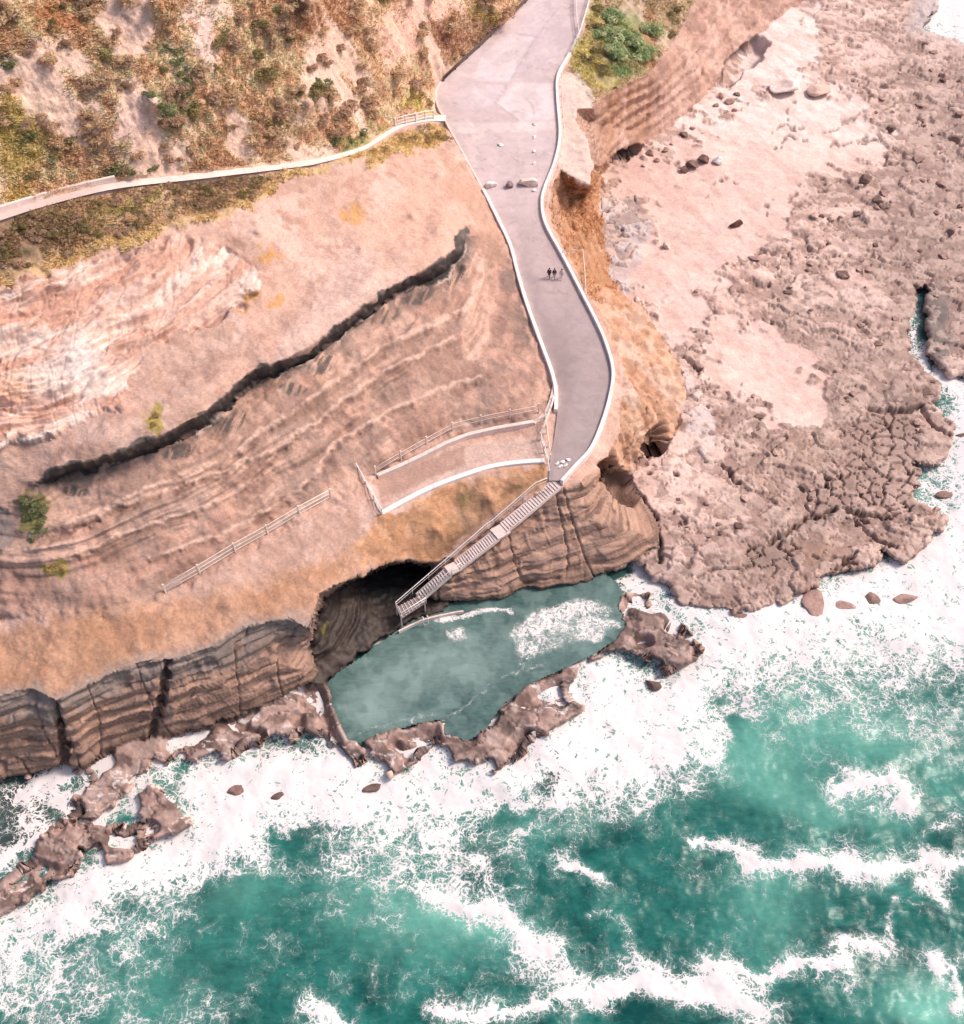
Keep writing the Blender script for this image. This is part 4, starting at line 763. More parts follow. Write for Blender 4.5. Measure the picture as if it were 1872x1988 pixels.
swell = .35 * fbm(wX / 11, wY / 6, 3, 231) + .15 * fbm(wX / 3, wY / 2.2, 4, 232) + .03 * fbm(wX / .9, wY / .9, 3, 233)
swell += .26 * soft(UW, VW, SOLID, 60) + .05 * sstep(.5, 1.1, foam) + .05 * sstep(.6, 1.05, foam) * (.6 + .8 * fbm(wX / 1.6, wY / 1.6, 4, 234))
calm = sstep(0, 60, np.abs(VS - 2500)) * (1 - sstep(1950, 2700, US)) * sstep(-900, -300, US)
PW[..., 2] = swell * np.clip(calm, .3, 1) - .05
inl = np.zeros(US.shape, bool)
for pl in (A_POLY, B_POLY): inl |= inside(US, VS + 40, pl)
inl |= inside(US, VS, [(1150, 1100), (1280, 1020), (1700, 1000), (1740, 760), (1740, 600), (1740, 200), (1700, -100), (1500, -520), (1000, -520), (900, 1000)])
inl |= inside(US, VS, POOL)
wi = np.arange(US.size).reshape(US.shape)
wq = np.stack([wi[:-1, :-1], wi[1:, :-1], wi[1:, 1:], wi[:-1, 1:]], -1).reshape(-1, 4)
wk = ~(inl[:-1, :-1] & inl[1:, 1:]).ravel()
u_, inv = np.unique(wq[wk], return_inverse=True)
me = np_mesh('sea', PW.reshape(-1, 3)[u_], inv.reshape(-1, 4), None, True, {'foam': foam.ravel()[u_], 'milk': np.clip(.8 * milk * (1 - np.clip(shoal, 0, 1)), 0, 1).ravel()[u_], 'shoal': np.clip(shoal, 0, 1).ravel()[u_]})
tag(link_mesh('sea', me, M_sea), kind='structure')

# the pool -------------------------------------------------------------------------------------------
px_, py_ = np.meshgrid(np.arange(600, 1240, 3.0), np.arange(1110, 1460, 3.0))
PP = unproj(px_, py_, np.full(px_.shape, .62)); qx, qy = PP[..., 0], PP[..., 1]
pa = fbm(qx / 1.8, qy / 1.8, 4, 241); pb = fbm(qx / 1.8, qy / 1.8, 4, 251)
pu, pv = px_ + 10 * pa, py_ + 10 * pb
pf = np.full(px_.shape, .12) + .1 * fbm(qx / 3, qy / 3, 3, 263)
for pl, k, fe in (([(995, 1225), (1010, 1200), (1060, 1178), (1120, 1160), (1165, 1160), (1195, 1180), (1190, 1215), (1150, 1240), (1100, 1260), (1050, 1275), (1020, 1290), (1000, 1330), (990, 1340), (1000, 1290), (990, 1260)], .62, 12), ([(1000, 1225), (1020, 1200), (1080, 1172), (1150, 1162), (1185, 1180), (1150, 1200), (1080, 1215), (1050, 1235), (1015, 1245)], .80, 12), ([(868, 1218), (905, 1212), (918, 1250), (900, 1245), (872, 1238)], .74, 12), ([(1110, 1200), (1190, 1190), (1210, 1215), (1150, 1250), (1110, 1240)], .72, 10), ([(830, 1200), (900, 1186), (960, 1182), (1000, 1176), (1000, 1190), (930, 1196), (860, 1206)], .75, 4)):
    pf = np.maximum(pf, k * soft(pu, pv, pl, fe))
for ln in ([(860, 1400), (950, 1330), (1050, 1290)], [(700, 1420), (800, 1395), (860, 1385)]): pf = np.maximum(pf, .5 * line_mask(pu, pv, ln, 5, 4))
pm = .25 * sstep(0, .5, pa) + .5 * blob(pu, pv, 800, 1300, 120, 60, -.3) + .5 * blob(pu, pv, 730, 1380, 60, 40) + .6 * blob(pu, pv, 1100, 1220, 80, 50) + .4 * blob(pu, pv, 930, 1290, 80, 50)
PP[..., 2] += .03 * fbm(qx, qy, 4, 261) + .10 * pf * (.6 + fbm(qx / .7, qy / .7, 3, 262))
cx_, cy_ = np.array(POOL).mean(0)
POOLX = [(cx_ + (u - cx_) * 1.035, cy_ + (v - cy_) * (1.22 if v < 1235 and u < 1160 and u > 800 else 1.05)) for u, v in POOL]
ki = inside(px_, py_, POOLX)
wi = np.arange(px_.size).reshape(px_.shape)
wq = np.stack([wi[:-1, :-1], wi[1:, :-1], wi[1:, 1:], wi[:-1, 1:]], -1).reshape(-1, 4)
wk = (ki[:-1, :-1] & ki[1:, 1:]).ravel()
u_, inv = np.unique(wq[wk], return_inverse=True)
me = np_mesh('pool_water', PP.reshape(-1, 3)[u_], inv.reshape(-1, 4), None, True, {'foam': pf.ravel()[u_], 'milk': np.clip(pm, 0, 1).ravel()[u_]})
tag(link_mesh('pool_water', me, M_pool), kind='structure')

# ---------------------------------------------------------------- road and path
def resample(l, n):
    l = np.asarray(l, float); d = np.r_[0, np.cumsum(np.hypot(*np.diff(l[:, :2], axis=0).T))]
    t = np.linspace(0, d[-1], n); return np.stack([np.interp(t, d, l[:, k]) for k in range(l.shape[1])], 1)
def road_mat():
    m, nt, p, N, L = new_mat('worn_concrete')
    a = N.new('ShaderNodeAttribute'); a.attribute_name = 'tint'; co = worldpos(nt)
    f1, _ = noise(nt, co, 9, 6, .7); f2, _ = noise(nt, co, .8, 5, .6, .8)
    k = mathn(nt, 'MULTIPLY', maprange(nt, f1, .25, .75, .90, 1.08), maprange(nt, f2, .3, .7, .88, 1.08))
    mul = N.new('ShaderNodeVectorMath'); mul.operation = 'SCALE'; L.new(a.outputs['Color'], mul.inputs[0]); L.new(k, mul.inputs['Scale'])
    L.new(mul.outputs[0], p.inputs['Base Color']); p.inputs['Roughness'].default_value = .85
    b = N.new('ShaderNodeBump'); b.inputs['Strength'].default_value = .2; b.inputs['Distance'].default_value = .03; L.new(f1, b.inputs['Height']); L.new(b.outputs[0], p.inputs['Normal'])
    return m
M_road = road_mat()
vs_ = np.concatenate([np.arange(-330, 0, 12), np.arange(0, 936, 3)]).astype(float)
def edge_at(pl, v):
    p = np.asarray(pl, float); return np.interp(v, p[:, 1], p[:, 0])
el = edge_at(spline([p for p in ROAD_L if True], 5), vs_); er = edge_at(spline(ROAD_R, 5), vs_)
er = np.maximum(er, el + 4)
NC = 46
tt = np.linspace(0, 1, NC)
RU = el[:, None] * (1 - tt) + er[:, None] * tt; RV = np.repeat(vs_[:, None], NC, 1)
RP = unproj(RU, RV, road_z(RV) + 0.0)
ra = fbm(RP[..., 0] / 1.5, RP[..., 1] / 1.5, 4, 301); rb = fbm(RP[..., 0] / 6, RP[..., 1] / 6, 3, 302)
rc_ = np.broadcast_to(C(202, 174, 170), RU.shape + (3,)).copy()
up = 1 - sstep(330, 480, RV + 30 * ra)
rc_ = over(rc_, up, (218, 192, 190)); rc_ = over(rc_, .7 * sstep(500, 760, RV), (164, 146, 142)); rc_ = over(rc_, .7 * blob(RU + 20 * ra, RV, 1085, 720, 40, 120, .1), (156, 132, 128)); rc_ = over(rc_, .4 * blob(RU + 10 * ra, RV, 1040, 560, 14, 120, -.25), (180, 156, 156))
# slab patches and joints of the old turning area
PAT = [([(1000, 65), (1060, 62), (1080, 72), (1090, 20), (1096, 0), (1040, 0), (1030, 20)], (220, 196, 198)), ([(990, 66), (1038, 70), (988, 160), (920, 160), (930, 110)], (232, 212, 212)), ([(1040, 75), (1078, 25), (1110, 30), (1098, 95), (1060, 150), (1010, 150), (990, 158)], (214, 190, 192)), ([(964, 200), (1005, 160), (1065, 160), (1078, 200), (1075, 230), (1010, 232)], (236, 216, 214)), ([(850, 190), (920, 165), (985, 165), (960, 205), (900, 215)], (226, 204, 206)), ([(880, 240), (1080, 235), (1080, 250), (1000, 255), (905, 262), (890, 258)], (240, 218, 212)), ([(905, 262), (960, 255), (900, 290)], (236, 206, 196)), ([(930, 300), (905, 280), (920, 340)], (232, 206, 200))]
for pl, c in PAT: rc_ = over(rc_, .75 * soft(RU + 5 * ra, RV + 4 * rb, pl, 3), c)
for ln in ([(1080, 22), (1040, 72), (988, 160), (962, 200), (1008, 234)], [(922, 160), (988, 161)], [(1000, 64), (1040, 71)], [(1021, 190), (1035, 205), (1038, 222)]):
    rc_ = over(rc_, .5 * line_mask(RU + 2 * ra, RV, ln, 1.2, 1.2), (170, 146, 148))
v1, v2, vid = voro(RP[..., 0] / 2.6 + .5 * ra, RP[..., 1] / 3.4 + .5 * rb, 125); rc_ = over(rc_, .5 * np.exp(-((v2 - v1) / .028) ** 2) * sstep(-.2, .3, rb), (150, 126, 124)); rc_ = over(rc_, .22 * (vid > .6), (186, 160, 156)); rc_ = over(rc_, .6 * np.exp(-np.minimum(tt, 1 - tt)[None, :] / .035) * sstep(-.3, .3, ra), (226, 196, 182)); rc_ = over(rc_, .25 * up * sstep(.1, .7, ra), (232, 208, 202)); rc_ = over(rc_, .25 * sstep(-.2, .7, rb), (190, 162, 158)); rc_ = over(rc_, .45 * sstep(440, 560, RV) * np.exp(-((tt[None, :] - .16 - .08 * ra) / .13) ** 2), (160, 136, 132))
ri = np.arange(RU.size).reshape(RU.shape)
rq = np.stack([ri[:-1, :-1], ri[1:, :-1], ri[1:, 1:], ri[:-1, 1:]], -1).reshape(-1, 4)
tag(link_mesh('road', np_mesh('road', RP.reshape(-1, 3), rq, np.clip(rc_, .01, .85).reshape(-1, 3)), M_road), kind='structure')

pc3 = resample(spline(PATH, 8), 260); pwid = np.interp(pc3[:, 0], [p[0] for p in PATH], PATH_W)
rows = []
for i in range(len(pc3)):
    u, v, z = pc3[i]; w = pwid[i]
    rows.append([P(u, v - w, z + .02), P(u, v - w * .3, z + .03), P(u, v + w * .3, z + .03), P(u, v + w, z + .02)])
pv3 = np.array([[tuple(q) for q in r] for r in rows]); ri = np.arange(pv3.shape[0] * 4).reshape(-1, 4)
rq = np.stack([ri[:-1, :-1], ri[1:, :-1], ri[1:, 1:], ri[:-1, 1:]], -1).reshape(-1, 4)
tv = sstep(150, 260, pc3[:, 0])[:, None] * C(230, 208, 198) + (1 - sstep(150, 260, pc3[:, 0]))[:, None] * C(214, 184, 174)
tag(link_mesh('path', np_mesh('path', pv3.reshape(-1, 3), rq, np.repeat(tv, 4, 0)), M_road), kind='structure')

# ---------------------------------------------------------------- walls, rails and fences
def pts3(l, lift=0.0, n=None):
    l = [(q[0], q[1], q[2] if len(q) > 2 else float(road_z(q[1]))) for q in l]
    l = spline(l, 5) if n is None else resample(l, n)
    return [P(u, v, z + lift) for u, v, z in l]
def wall(name, line, w, h0, h1, mat, label, cat, group=None, n=None, chamfer=.03):
    o = MB().sweep(pts3(line, 0, n), w, h0, h1, chamfer).build(name, mat)
    return tag(o, label, cat, group)
def offs(line, d):
    out = []; l = [np.array(q[:2], float) for q in line]
    for i, p in enumerate(l):
        t = l[min(i + 1, len(l) - 1)] - l[max(i - 1, 0)]; t /= np.linalg.norm(t) + 1e-9
        out.append((p[0] - t[1] * d, p[1] + t[0] * d))
    return out
left_low = [p for p in ROAD_L if 365 <= p[1] <= 805]
left_up = [p for p in ROAD_L if 155 <= p[1] <= 372]
right_all = [p for p in ROAD_R if 100 <= p[1] <= 936]
wall('low_wall', offs(left_low, 3), .40, -.8, .42, M_white, 'low white wall along the cliff-cut side of the road, from the road boulders down to the bend', 'wall')
wall('kerb', offs(left_up, 2), .28, -.3, .16, M_pale, 'narrow pale kerb on the left edge of the road between the guard rail and the low wall', 'kerb')
wall('low_wall', offs(right_all, -3), .36, -.7, .40, M_white, 'long white low wall on the seaward side of the road, down to the stair head', 'wall')

def fence(name, line, label, cat, mat, rail_r=.035, ph=1.15, posts=None, rails=(1.1, .6), wires=(), post_w=.09, group=None, pmat=None, rail_names=None):
    l = [(q[0], q[1], q[2] if len(q) > 2 else float(road_z(q[1]))) for q in line]
    root = empty(name, P(*l[0]), label, cat, group)
    base = [P(*q) for q in l]
    pp = base if posts is None else [P(*q) for q in resample(l, posts)]
    for i, p in enumerate(pp):
        d = (pp[min(i + 1, len(pp) - 1)] - pp[max(i - 1, 0)]); d.z = 0
        m = MB().box(p + Vector((0, 0, ph / 2 - .1)), post_w, post_w, ph + .2, d)
        m.box(p + Vector((0, 0, ph + .015)), post_w + .03, post_w + .03, .03, d)
        m.build('post', pmat or mat, root)
    for r in rails:
        MB().tube([q + Vector((0, 0, r)) for q in base], rail_r, 8).build('rail', mat, root, True)
    if wires:
        w = MB()
        for z in wires: w.tube([q + Vector((0, 0, z)) for q in base], .012, 5)
        w.build('wire', mat, root)
    return root
fence('wire_fence', FEN_A, 'long wire fence with six leaning posts crossing the bare slope left of the white enclosure', 'fence', M_timber, .04, 1.25, None, (1.15, .62, .12), (.3, .45, .78, .95), .13)
fence('wire_fence', FEN_B, 'wire fence with pale posts standing above the stone retaining wall beside the road bend', 'fence', M_timber, .03, 1.25, 7, (1.0, .45), (.7,), .11)
fence('railing', [(683, 891, 10.6), (694, 914, 10.3), (715, 952, 9.9), (742, 1000, 9.7)], 'white pipe railing closing the left end of the walled terrace', 'railing', M_white, .06, 1.05, 5, (1.0, .55, .15), (), .12)
fence('railing', [(1049, 853, 9.7), (1056, 876, 9.6), (1062, 898, 9.5), (1066, 926, 9.2)], 'white pipe railing closing the right end of the walled terrace by the road', 'railing', M_white, .05, 1.05, 4, (1.0, .5), (), .1)
fence('gate', [(1076, 775, 10.0), (1069, 800, 9.9), (1060, 825, 9.8), (1051, 850, 9.7)], 'pale pipe barrier running from the low wall down to the terrace corner', 'barrier', M_timber, .05, 1.05, 4, (1.0, .5), (), .1)
fence('gate', [(1058, 812, 9.9), (1061, 838, 9.7), (1064, 866, 9.5), (1068, 895, 9.2)], 'pale pipe barrier standing between the terrace corner and the road end', 'barrier', M_timber, .05, 1.05, 4, (1.0, .5), (), .1)
fence('railing', [(768, 246, 18.1), (788, 240, 17.5), (808, 236, 16.9), (826, 232, 16.3), (842, 230, 15.8)], 'short white three-rail fence on the path where it meets the road', 'railing', M_white, .055, 1.15, None, (1.1, .68, .26), (), .16)
fence('guard_rail', [(1040, -20), (1026, 0), (985, 40), (940, 84), (900, 120), (862, 157)], 'dark guard rail edging the upper road against the scrub slope', 'guard rail', M_dark, .10, .62, 9, (.55, .30), (), .14)
fence('railing', [(1118, -2), (1118, 30), (1122, 62), (1124, 84)], 'short white rail slanting off the upper road into the grass', 'railing', M_white, .05, .9, 4, (.85, .45), (), .1)
fence('railing', [(1150, -14), (1146, 0), (1136, 36), (1124, 74), (1108, 106)], 'white rail along the top right edge of the upper road', 'railing', M_white, .06, .9, 6, (.85, .45), (), .12)
outer = offs([p for p in ROAD_R if 140 <= p[1] <= 405], -11)
fence('railing', [(u, v, float(road_z(v)) - .1) for u, v in outer], 'slim pale hand rail behind the white wall beside the bare concrete apron', 'railing', M_pale, .045, .7, 14, (.65,), (), .07)
fence('railing', [(1092, 498, 12.1), (1131, 497, 11.2), (1134, 530, 10.9), (1137, 582, 10.6)], 'thin bleached timber rail with a right-angle corner on the orange bank', 'railing', M_timber, .05, .9, 6, (.85,), (), .09)
wall('retaining_wall', [(u, v, z) for u, v, z in BENCH_B[:7]], .42, -.7, .30, M_pale, 'weathered pale stone retaining wall stepping up the slope above the terrace', 'wall', n=30)
wall('ramp', [(1036, 821, 9.75), (1052, 811, 9.85), (1064, 795, 9.95), (1073, 772, 10.1), (1078, 748, 10.3)], .55, -.5, .12, M_pale, 'short pale ramp joining the road to the top of the retaining wall', 'ramp')
wall('terrace_wall', [(u, v, 9.45) for u, v in WALL_E], .55, -.9, .42, M_white, 'broad white wall in front of the terrace on the cliff edge', 'wall', chamfer=.04)
wall('low_wall', [(-130, 452, 31.3), (0, 407, 30.3), (60, 388, 29.7), (116, 371, 29.1), (175, 358, 28.7), (224, 347, 28.4)], .3, -.6, .35, M_pale, 'low pale wall on the uphill side of the path at the left', 'wall')

# ---------------------------------------------------------------- the stairs to the pool
stair = empty('staircase', P(1078, 936, 8.9), 'long straight staircase descending the cliff to the rock pool in three flights', 'staircase')
def basis(a, b):
    d = b - a; d.z = 0; d.normalize(); return d, Vector((d.y, -d.x, 0))
def flight(a, b, w, n, mat, solid=True, name='flight'):
    d, sd_ = basis(a, b); m = MB(); L_ = (Vector((b.x, b.y, 0)) - Vector((a.x, a.y, 0))).length; dz = (b.z - a.z)
    for i in range(n):
        c = a + d * (L_ * (i + .5) / n); c.z = a.z + dz * (i + .5) / n
        th = .34 if solid else .05
        m.box(c - Vector((0, 0, th / 2)), L_ / n + (.02 if solid else -.04), w, th, d)
    m.build(name, mat, stair)
    for s_ in (-1, 1):
        q = [a + sd_ * s_ * (w / 2 + .07) + Vector((0, 0, -.1)), b + sd_ * s_ * (w / 2 + .07) + Vector((0, 0, -.1))]
        MB().sweep(q, .12, -.28, .16, .02).build('stringer', M_pale if solid else M_steel, stair)
def landing(c, d, lx, ly, mat, th=.25):
    MB().box(c - Vector((0, 0, th / 2)), lx, ly, th, d).build('landing', mat, stair)
A0 = P(1082, 938, 8.9); A1 = P(978, 1024, 6.7); B0 = P(965, 1037, 6.6); B1 = P(888, 1096, 4.7); C0 = P(872, 1108, 4.6); C1 = P(812, 1160, 2.5)
flight(A0, A1, 1.05, 22, M_stair); flight(B0, B1, 1.0, 18, M_stair); flight(C0, C1, .85, 13, M_steel, False)
dA_, _ = basis(A0, A1); dB_, _ = basis(B0, B1); dC_, _ = basis(C0, C1)
landing((A1 + B0) / 2, dA_, 1.5, 1.45, M_stair); landing((B1 + C0) / 2, dB_, 1.4, 1.2, M_stair)
c1_, c2_, c3_, c4_ = P(770, 1179, 2.45), P(779, 1201, 2.45), P(825, 1171, 2.45), P(812, 1157, 2.45)
m = MB(); m.add([c1_, c2_, c3_, c4_] + [q - Vector((0, 0, .12)) for q in (c1_, c2_, c3_, c4_)], [(0, 1, 2, 3), (7, 6, 5, 4), (0, 4, 5, 1), (1, 5, 6, 2), (2, 6, 7, 3), (3, 7, 4, 0)]); m.build('platform', M_grey, stair)
m = MB()
for k in range(7):
    t = (k + .5) / 7; m.tube([c1_.lerp(c4_, t) + Vector((0, 0, .03)), c2_.lerp(c3_, t) + Vector((0, 0, .03))], .05, 6)
m.build('grating', M_steel, stair)
for q in (c1_, c2_, c3_, c4_): MB().box(Vector((q.x, q.y, (q.z + .6) / 2)), .12, .12, q.z + .6).build('leg', M_steel, stair)
hr = [P(1062, 928, 9.9), P(1040, 937, 9.8), P(957, 1009, 7.6), P(946, 1016, 7.5), P(864, 1087, 5.5), P(768, 1169, 3.4), P(779, 1190, 3.4), P(827, 1160, 3.4)]
def rail_along(pts, z0s, name='handrail'):
    MB().tube(pts, .05, 8).build(name, M_white, stair, True)
    MB().tube([p - Vector((0, 0, .45)) for p in pts], .03, 6).build('middle_rail', M_steel, stair, True)
    for i in range(len(pts) - 1):
        a, b = pts[i], pts[i + 1]; n = max(1, int((b - a).length / 1.6))
        for k in range(n + (i == len(pts) - 2)):
            p = a.lerp(b, k / n); MB().tube([p - Vector((0, 0, 1.05)), p], .035, 6).build('rail_post', M_steel, stair, True)
rail_along(hr, None)
_, sC = basis(C0, C1)
for s_ in (-1, 1):
    if (P(830, 1130, 3) - (C0 + C1) / 2).dot(sC * s_) > 0: continue
    rail_along([B1 + sC * s_ * .6 + Vector((0, 0, 1.0)), C0 + sC * s_ * .6 + Vector((0, 0, 1.0)), C1 + sC * s_ * .6 + Vector((0, 0, 1.0))], None)
tag(MB().sweep([P(u, v, z) for u, v, z in resample(spline([(774, 1226, .95), (800, 1213, .95), (831, 1201, .95), (879, 1190, .95), (900, 1187, .95)], 5), 30)], .18, -.5, .12).build('pool_edge', M_pale), 'narrow pale concrete lip along the cave side of the pool', 'pool edge')
lad = empty('pool_ladder', P(824, 1203, 1.0), 'small pale ladder with two upright handles on the pool lip', 'ladder')
for du in (0, 9):
    a = P(820 + du, 1205 - du * .3, 1.0); MB().tube([a + Vector((0, 0, -.6)), a + Vector((0, 0, .8)), a + Vector((.1, -.18, .95)), a + Vector((.16, -.42, .8)), a + Vector((.16, -.46, -.7))], .045, 8).build('handle', M_white, lad, True)
m = MB()
for k in range(3):
    a = P(820, 1205, 1.0) + Vector((.16, -.46, -.1 - .28 * k)); b = P(829, 1202.3, 1.0) + Vector((.16, -.46, -.1 - .28 * k)); m.tube([a, b], .03, 6)
m.build('rung', M_steel, lad)

# ---------------------------------------------------------------- loose rocks
def rock_mesh(name, seed, col, flat=.7, sharp=5):
    r = random.Random(seed); bm = bmesh.new(); bmesh.ops.create_icosphere(bm, subdivisions=4, radius=1.0)
    pl = []
    for _ in range(5 + sharp):
        n = Vector((r.gauss(0, 1), r.gauss(0, 1), r.gauss(0, .8))).normalized(); pl.append((n, r.uniform(.42, .78)))
    for v in bm.verts:
        p = v.co.copy()
        for n, d in pl:
            k = p.dot(n)
            if k > d: p -= n * (k - d) * .985
        v.co = p
    co = np.array([v.co[:] for v in bm.verts])
    q = 1 + .05 * fbm(co[:, 0] * 2.3 + seed, co[:, 1] * 2.3 + co[:, 2] * 1.7, 4, seed) + .05 * fbm(co[:, 2] * 6 + seed, co[:, 0] * 4, 3, seed + 3)
    co = co * q[:, None] * np.array([1, r.uniform(.7, 1), flat])
    for v, c in zip(bm.verts, co): v.co = c
    me = bpy.data.meshes.new(name); bm.to_mesh(me); bm.free()
    t = .78 + .5 * (fbm(co[:, 0] * 1.5, co[:, 1] * 1.5 + co[:, 2], 4, seed + 7) * .5 + .35)
    a = me.color_attributes.new('tint', 'FLOAT_COLOR', 'POINT')
    a.data.foreach_set('color', np.hstack([np.clip(np.array(C(*col))[None] * 1.2 * t[:, None], .01, .9), np.ones((len(co), 1))]).astype(np.float32).ravel())
    me.polygons.foreach_set('use_smooth', [True] * len(me.polygons)); me.materials.append(M_rock)
    return me
def put_rock(me, u, v, z, wpx, label, cat='rock', name='boulder', group=None, sink=.25, hk=1.0, rot=None, hpx=None):
    o = bpy.data.objects.new(name, me); COL.objects.link(o)
    p = P(u, v, z); mpp = (p - cam_ob.location).length / F
    s_ = wpx * mpp / 2; sy = s_ if hpx is None else hpx * mpp / 2
    o.scale = (s_ * 1.15, sy * 1.15, s_ * hk); o.rotation_euler = (0, 0, random.uniform(0, 6.28) if rot is None else rot)
    o.location = p + Vector((0, 0, s_ * hk * .55 * (1 - sink * 2)))
    return tag(o, label, cat, group)
zr = lambda v: float(road_z(v))
put_rock(rock_mesh('boulder', 1, (240, 216, 208), .7), 953, 361, zr(361), 21, 'pale pinkish boulder at the left of the three rocks blocking the road', 'boulder', rot=.3)
put_rock(rock_mesh('boulder', 2, (140, 116, 116), .9), 988, 362, zr(362), 17, 'dark grey boulder in the middle of the three rocks blocking the road', 'boulder', rot=1.0)
put_rock(rock_mesh('boulder', 3, (232, 202, 188), .5, 2), 1028, 358, zr(358), 34, 'wide flat cream rock slab at the right of the three rocks blocking the road', 'boulder', rot=.05, hpx=26)
stone = rock_mesh('stone', 4, (244, 226, 220), .7)
for i, (u, v) in enumerate(((1038, 242), (1037, 267), (1037, 294), (1036, 317), (1037, 370), (972, 282))):
    put_rock(stone, u, v, zr(v), 8 if i != 5 else 10, 'small whitish stone lying loose on the upper road surface', 'stone', 'stone', 'small stones scattered on the road', hk=.8)
for i, (u, v) in enumerate(((1082, 900), (1092, 897), (1088, 906), (1103, 893), (1098, 904))):
    put_rock(stone, u, v, zr(v), 9, 'whitish stone in the little pile at the road end above the stairs', 'stone', 'stone', 'stones piled at the road end', hk=.8)
brown = [rock_mesh('rock', 10 + k, c, f, 4) for k, (c, f) in enumerate((((164, 128, 116), .6), ((140, 108, 96), .7), ((190, 152, 138), .55), ((120, 92, 84), .6)))]
sea_rocks = [(1432, 1196, 44, 'large wet brown boulder jutting into the foam off the rock platform spur', 1), (1688, 1166, 36, 'wet brown rock standing alone in the white water, left of the outermost one', 1), (1756, 1164, 44, 'outermost brown rock alone in the white water at the right', 0), (1606, 1224, 26, 'small dark rock in the foam below the split slab', 3), (462, 1534, 34, 'rounded grey rock half covered by foam off the cliff foot', 1), (541, 1546, 24, 'small pointed dark rock in the foam right of the rounded one', 3), (1640, 1180, 40, 'flat dark wedge of rock beside the split slab at the water line', 0), (1582, 1172, 44, 'long brown split slab sloping from the platform into the foam', 0), (724, 1532, 34, 'dark ragged rock in the foam below the pool outer wall', 3), (1836, 965, 34, 'brown rock awash beside the cracked pavement at the right edge', 1), (1866, 846, 34, 'reddish dark rock at the right frame edge above the foam', 3), (1268, 1330, 30, 'dark low rock in foam south of the outcrop east of the pool', 3)]
for i, (u, v, w, lb, k) in enumerate(sea_rocks): put_rock(rock_mesh('sea_rock', 120 + i, ((164, 128, 116), (140, 108, 98), (184, 146, 132), (112, 88, 80))[k], .6, 1), u, v, .1, w, lb, 'rock', 'sea_rock', hk=.6, sink=.28, hpx=w * (1.7 if u == 1582 else random.uniform(.55, .9)), rot=random.uniform(-.5, .5))
put_rock(rock_mesh('boulder', 21, (236, 206, 194), .6, 2), 1520, 174, 3.1, 46, 'big rounded pale boulder on the upper beach', 'boulder', rot=.4)
put_rock(rock_mesh('boulder', 22, (214, 176, 160), .5, 3), 1588, 178, 2.8, 44, 'flat brownish slab beside the rounded pale boulder', 'boulder', rot=.9)
put_rock(rock_mesh('boulder', 23, (246, 226, 220), .8), 1393, 316, 3.3, 22, 'whitish boulder at the end of the dark rock row on the beach', 'boulder')
put_rock(rock_mesh('boulder', 24, (216, 186, 172), .9), 1294, 480, 3.1, 18, 'single rounded boulder on the sand beside the grey outcrop', 'boulder')
dkrock = rock_mesh('boulder', 25, (112, 74, 66), .8, 3)
put_rock(dkrock, 1428, 438, 3.1, 24, 'dark reddish brown lump lying alone on the open pink sand', 'rock', hpx=15, rot=.3)
put_rock(brown[1], 1345, 322, 3.4, 26, 'brown angular rock in the dark rock row on the beach, lower one', 'rock'); put_rock(brown[3], 1366, 312, 3.4, 24, 'dark angular rock in the rock row on the beach, next to the whitish boulder', 'rock'); put_rock(brown[3], 1328, 332, 3.4, 18, 'small dark rock at the lower end of the beach rock row', 'rock')
n_ = 0
r_ = random.Random(5)
while n_ < 150:
    u = r_.uniform(1290, 1865); v = r_.uniform(20, 1050)
    i = int(np.searchsorted(ty, v)); j = int(np.searchsorted(sx, u))
    if inB[i, j] or not land[i, j] or rubb[i, j] < .35 or m_sand[i, j] > .2: continue
    if r_.random() > .35 + .6 * math.exp(-((v - 420) / 260) ** 2): continue
    g = Vector(GND[i, j]); w = r_.choice((8, 10, 12, 14, 18, 24)) * r_.uniform(.7, 1.2)
    o = put_rock(brown[r_.choice((0, 0, 1, 2, 2, 3))], u, v, g.z, w, 'loose angular brown rock lying among the rubble of the flat rock platform', 'rock', 'rubble_rock', 'loose rocks strewn over the rock platform', hk=r_.uniform(.4, .8)); n_ += 1
for u, v, w in ((1262, 300, 14), (1275, 312, 10), (1250, 322, 9), (1290, 292, 12), (1305, 280, 9), (1330, 262, 13), (1346, 250, 9), (1400, 186, 12), (1415, 200, 15), (1432, 184, 10), (1425, 215, 9), (1390, 205, 10)):
    g, _ = gz(u, v); put_rock(brown[r_.choice((0, 1, 2))], u, v, g.z, w * 1.4, 'brown fallen rock at the foot of the upper bluff behind the beach', 'rock', 'fallen_rock', 'fallen rocks along the bluff foot', hk=.7)

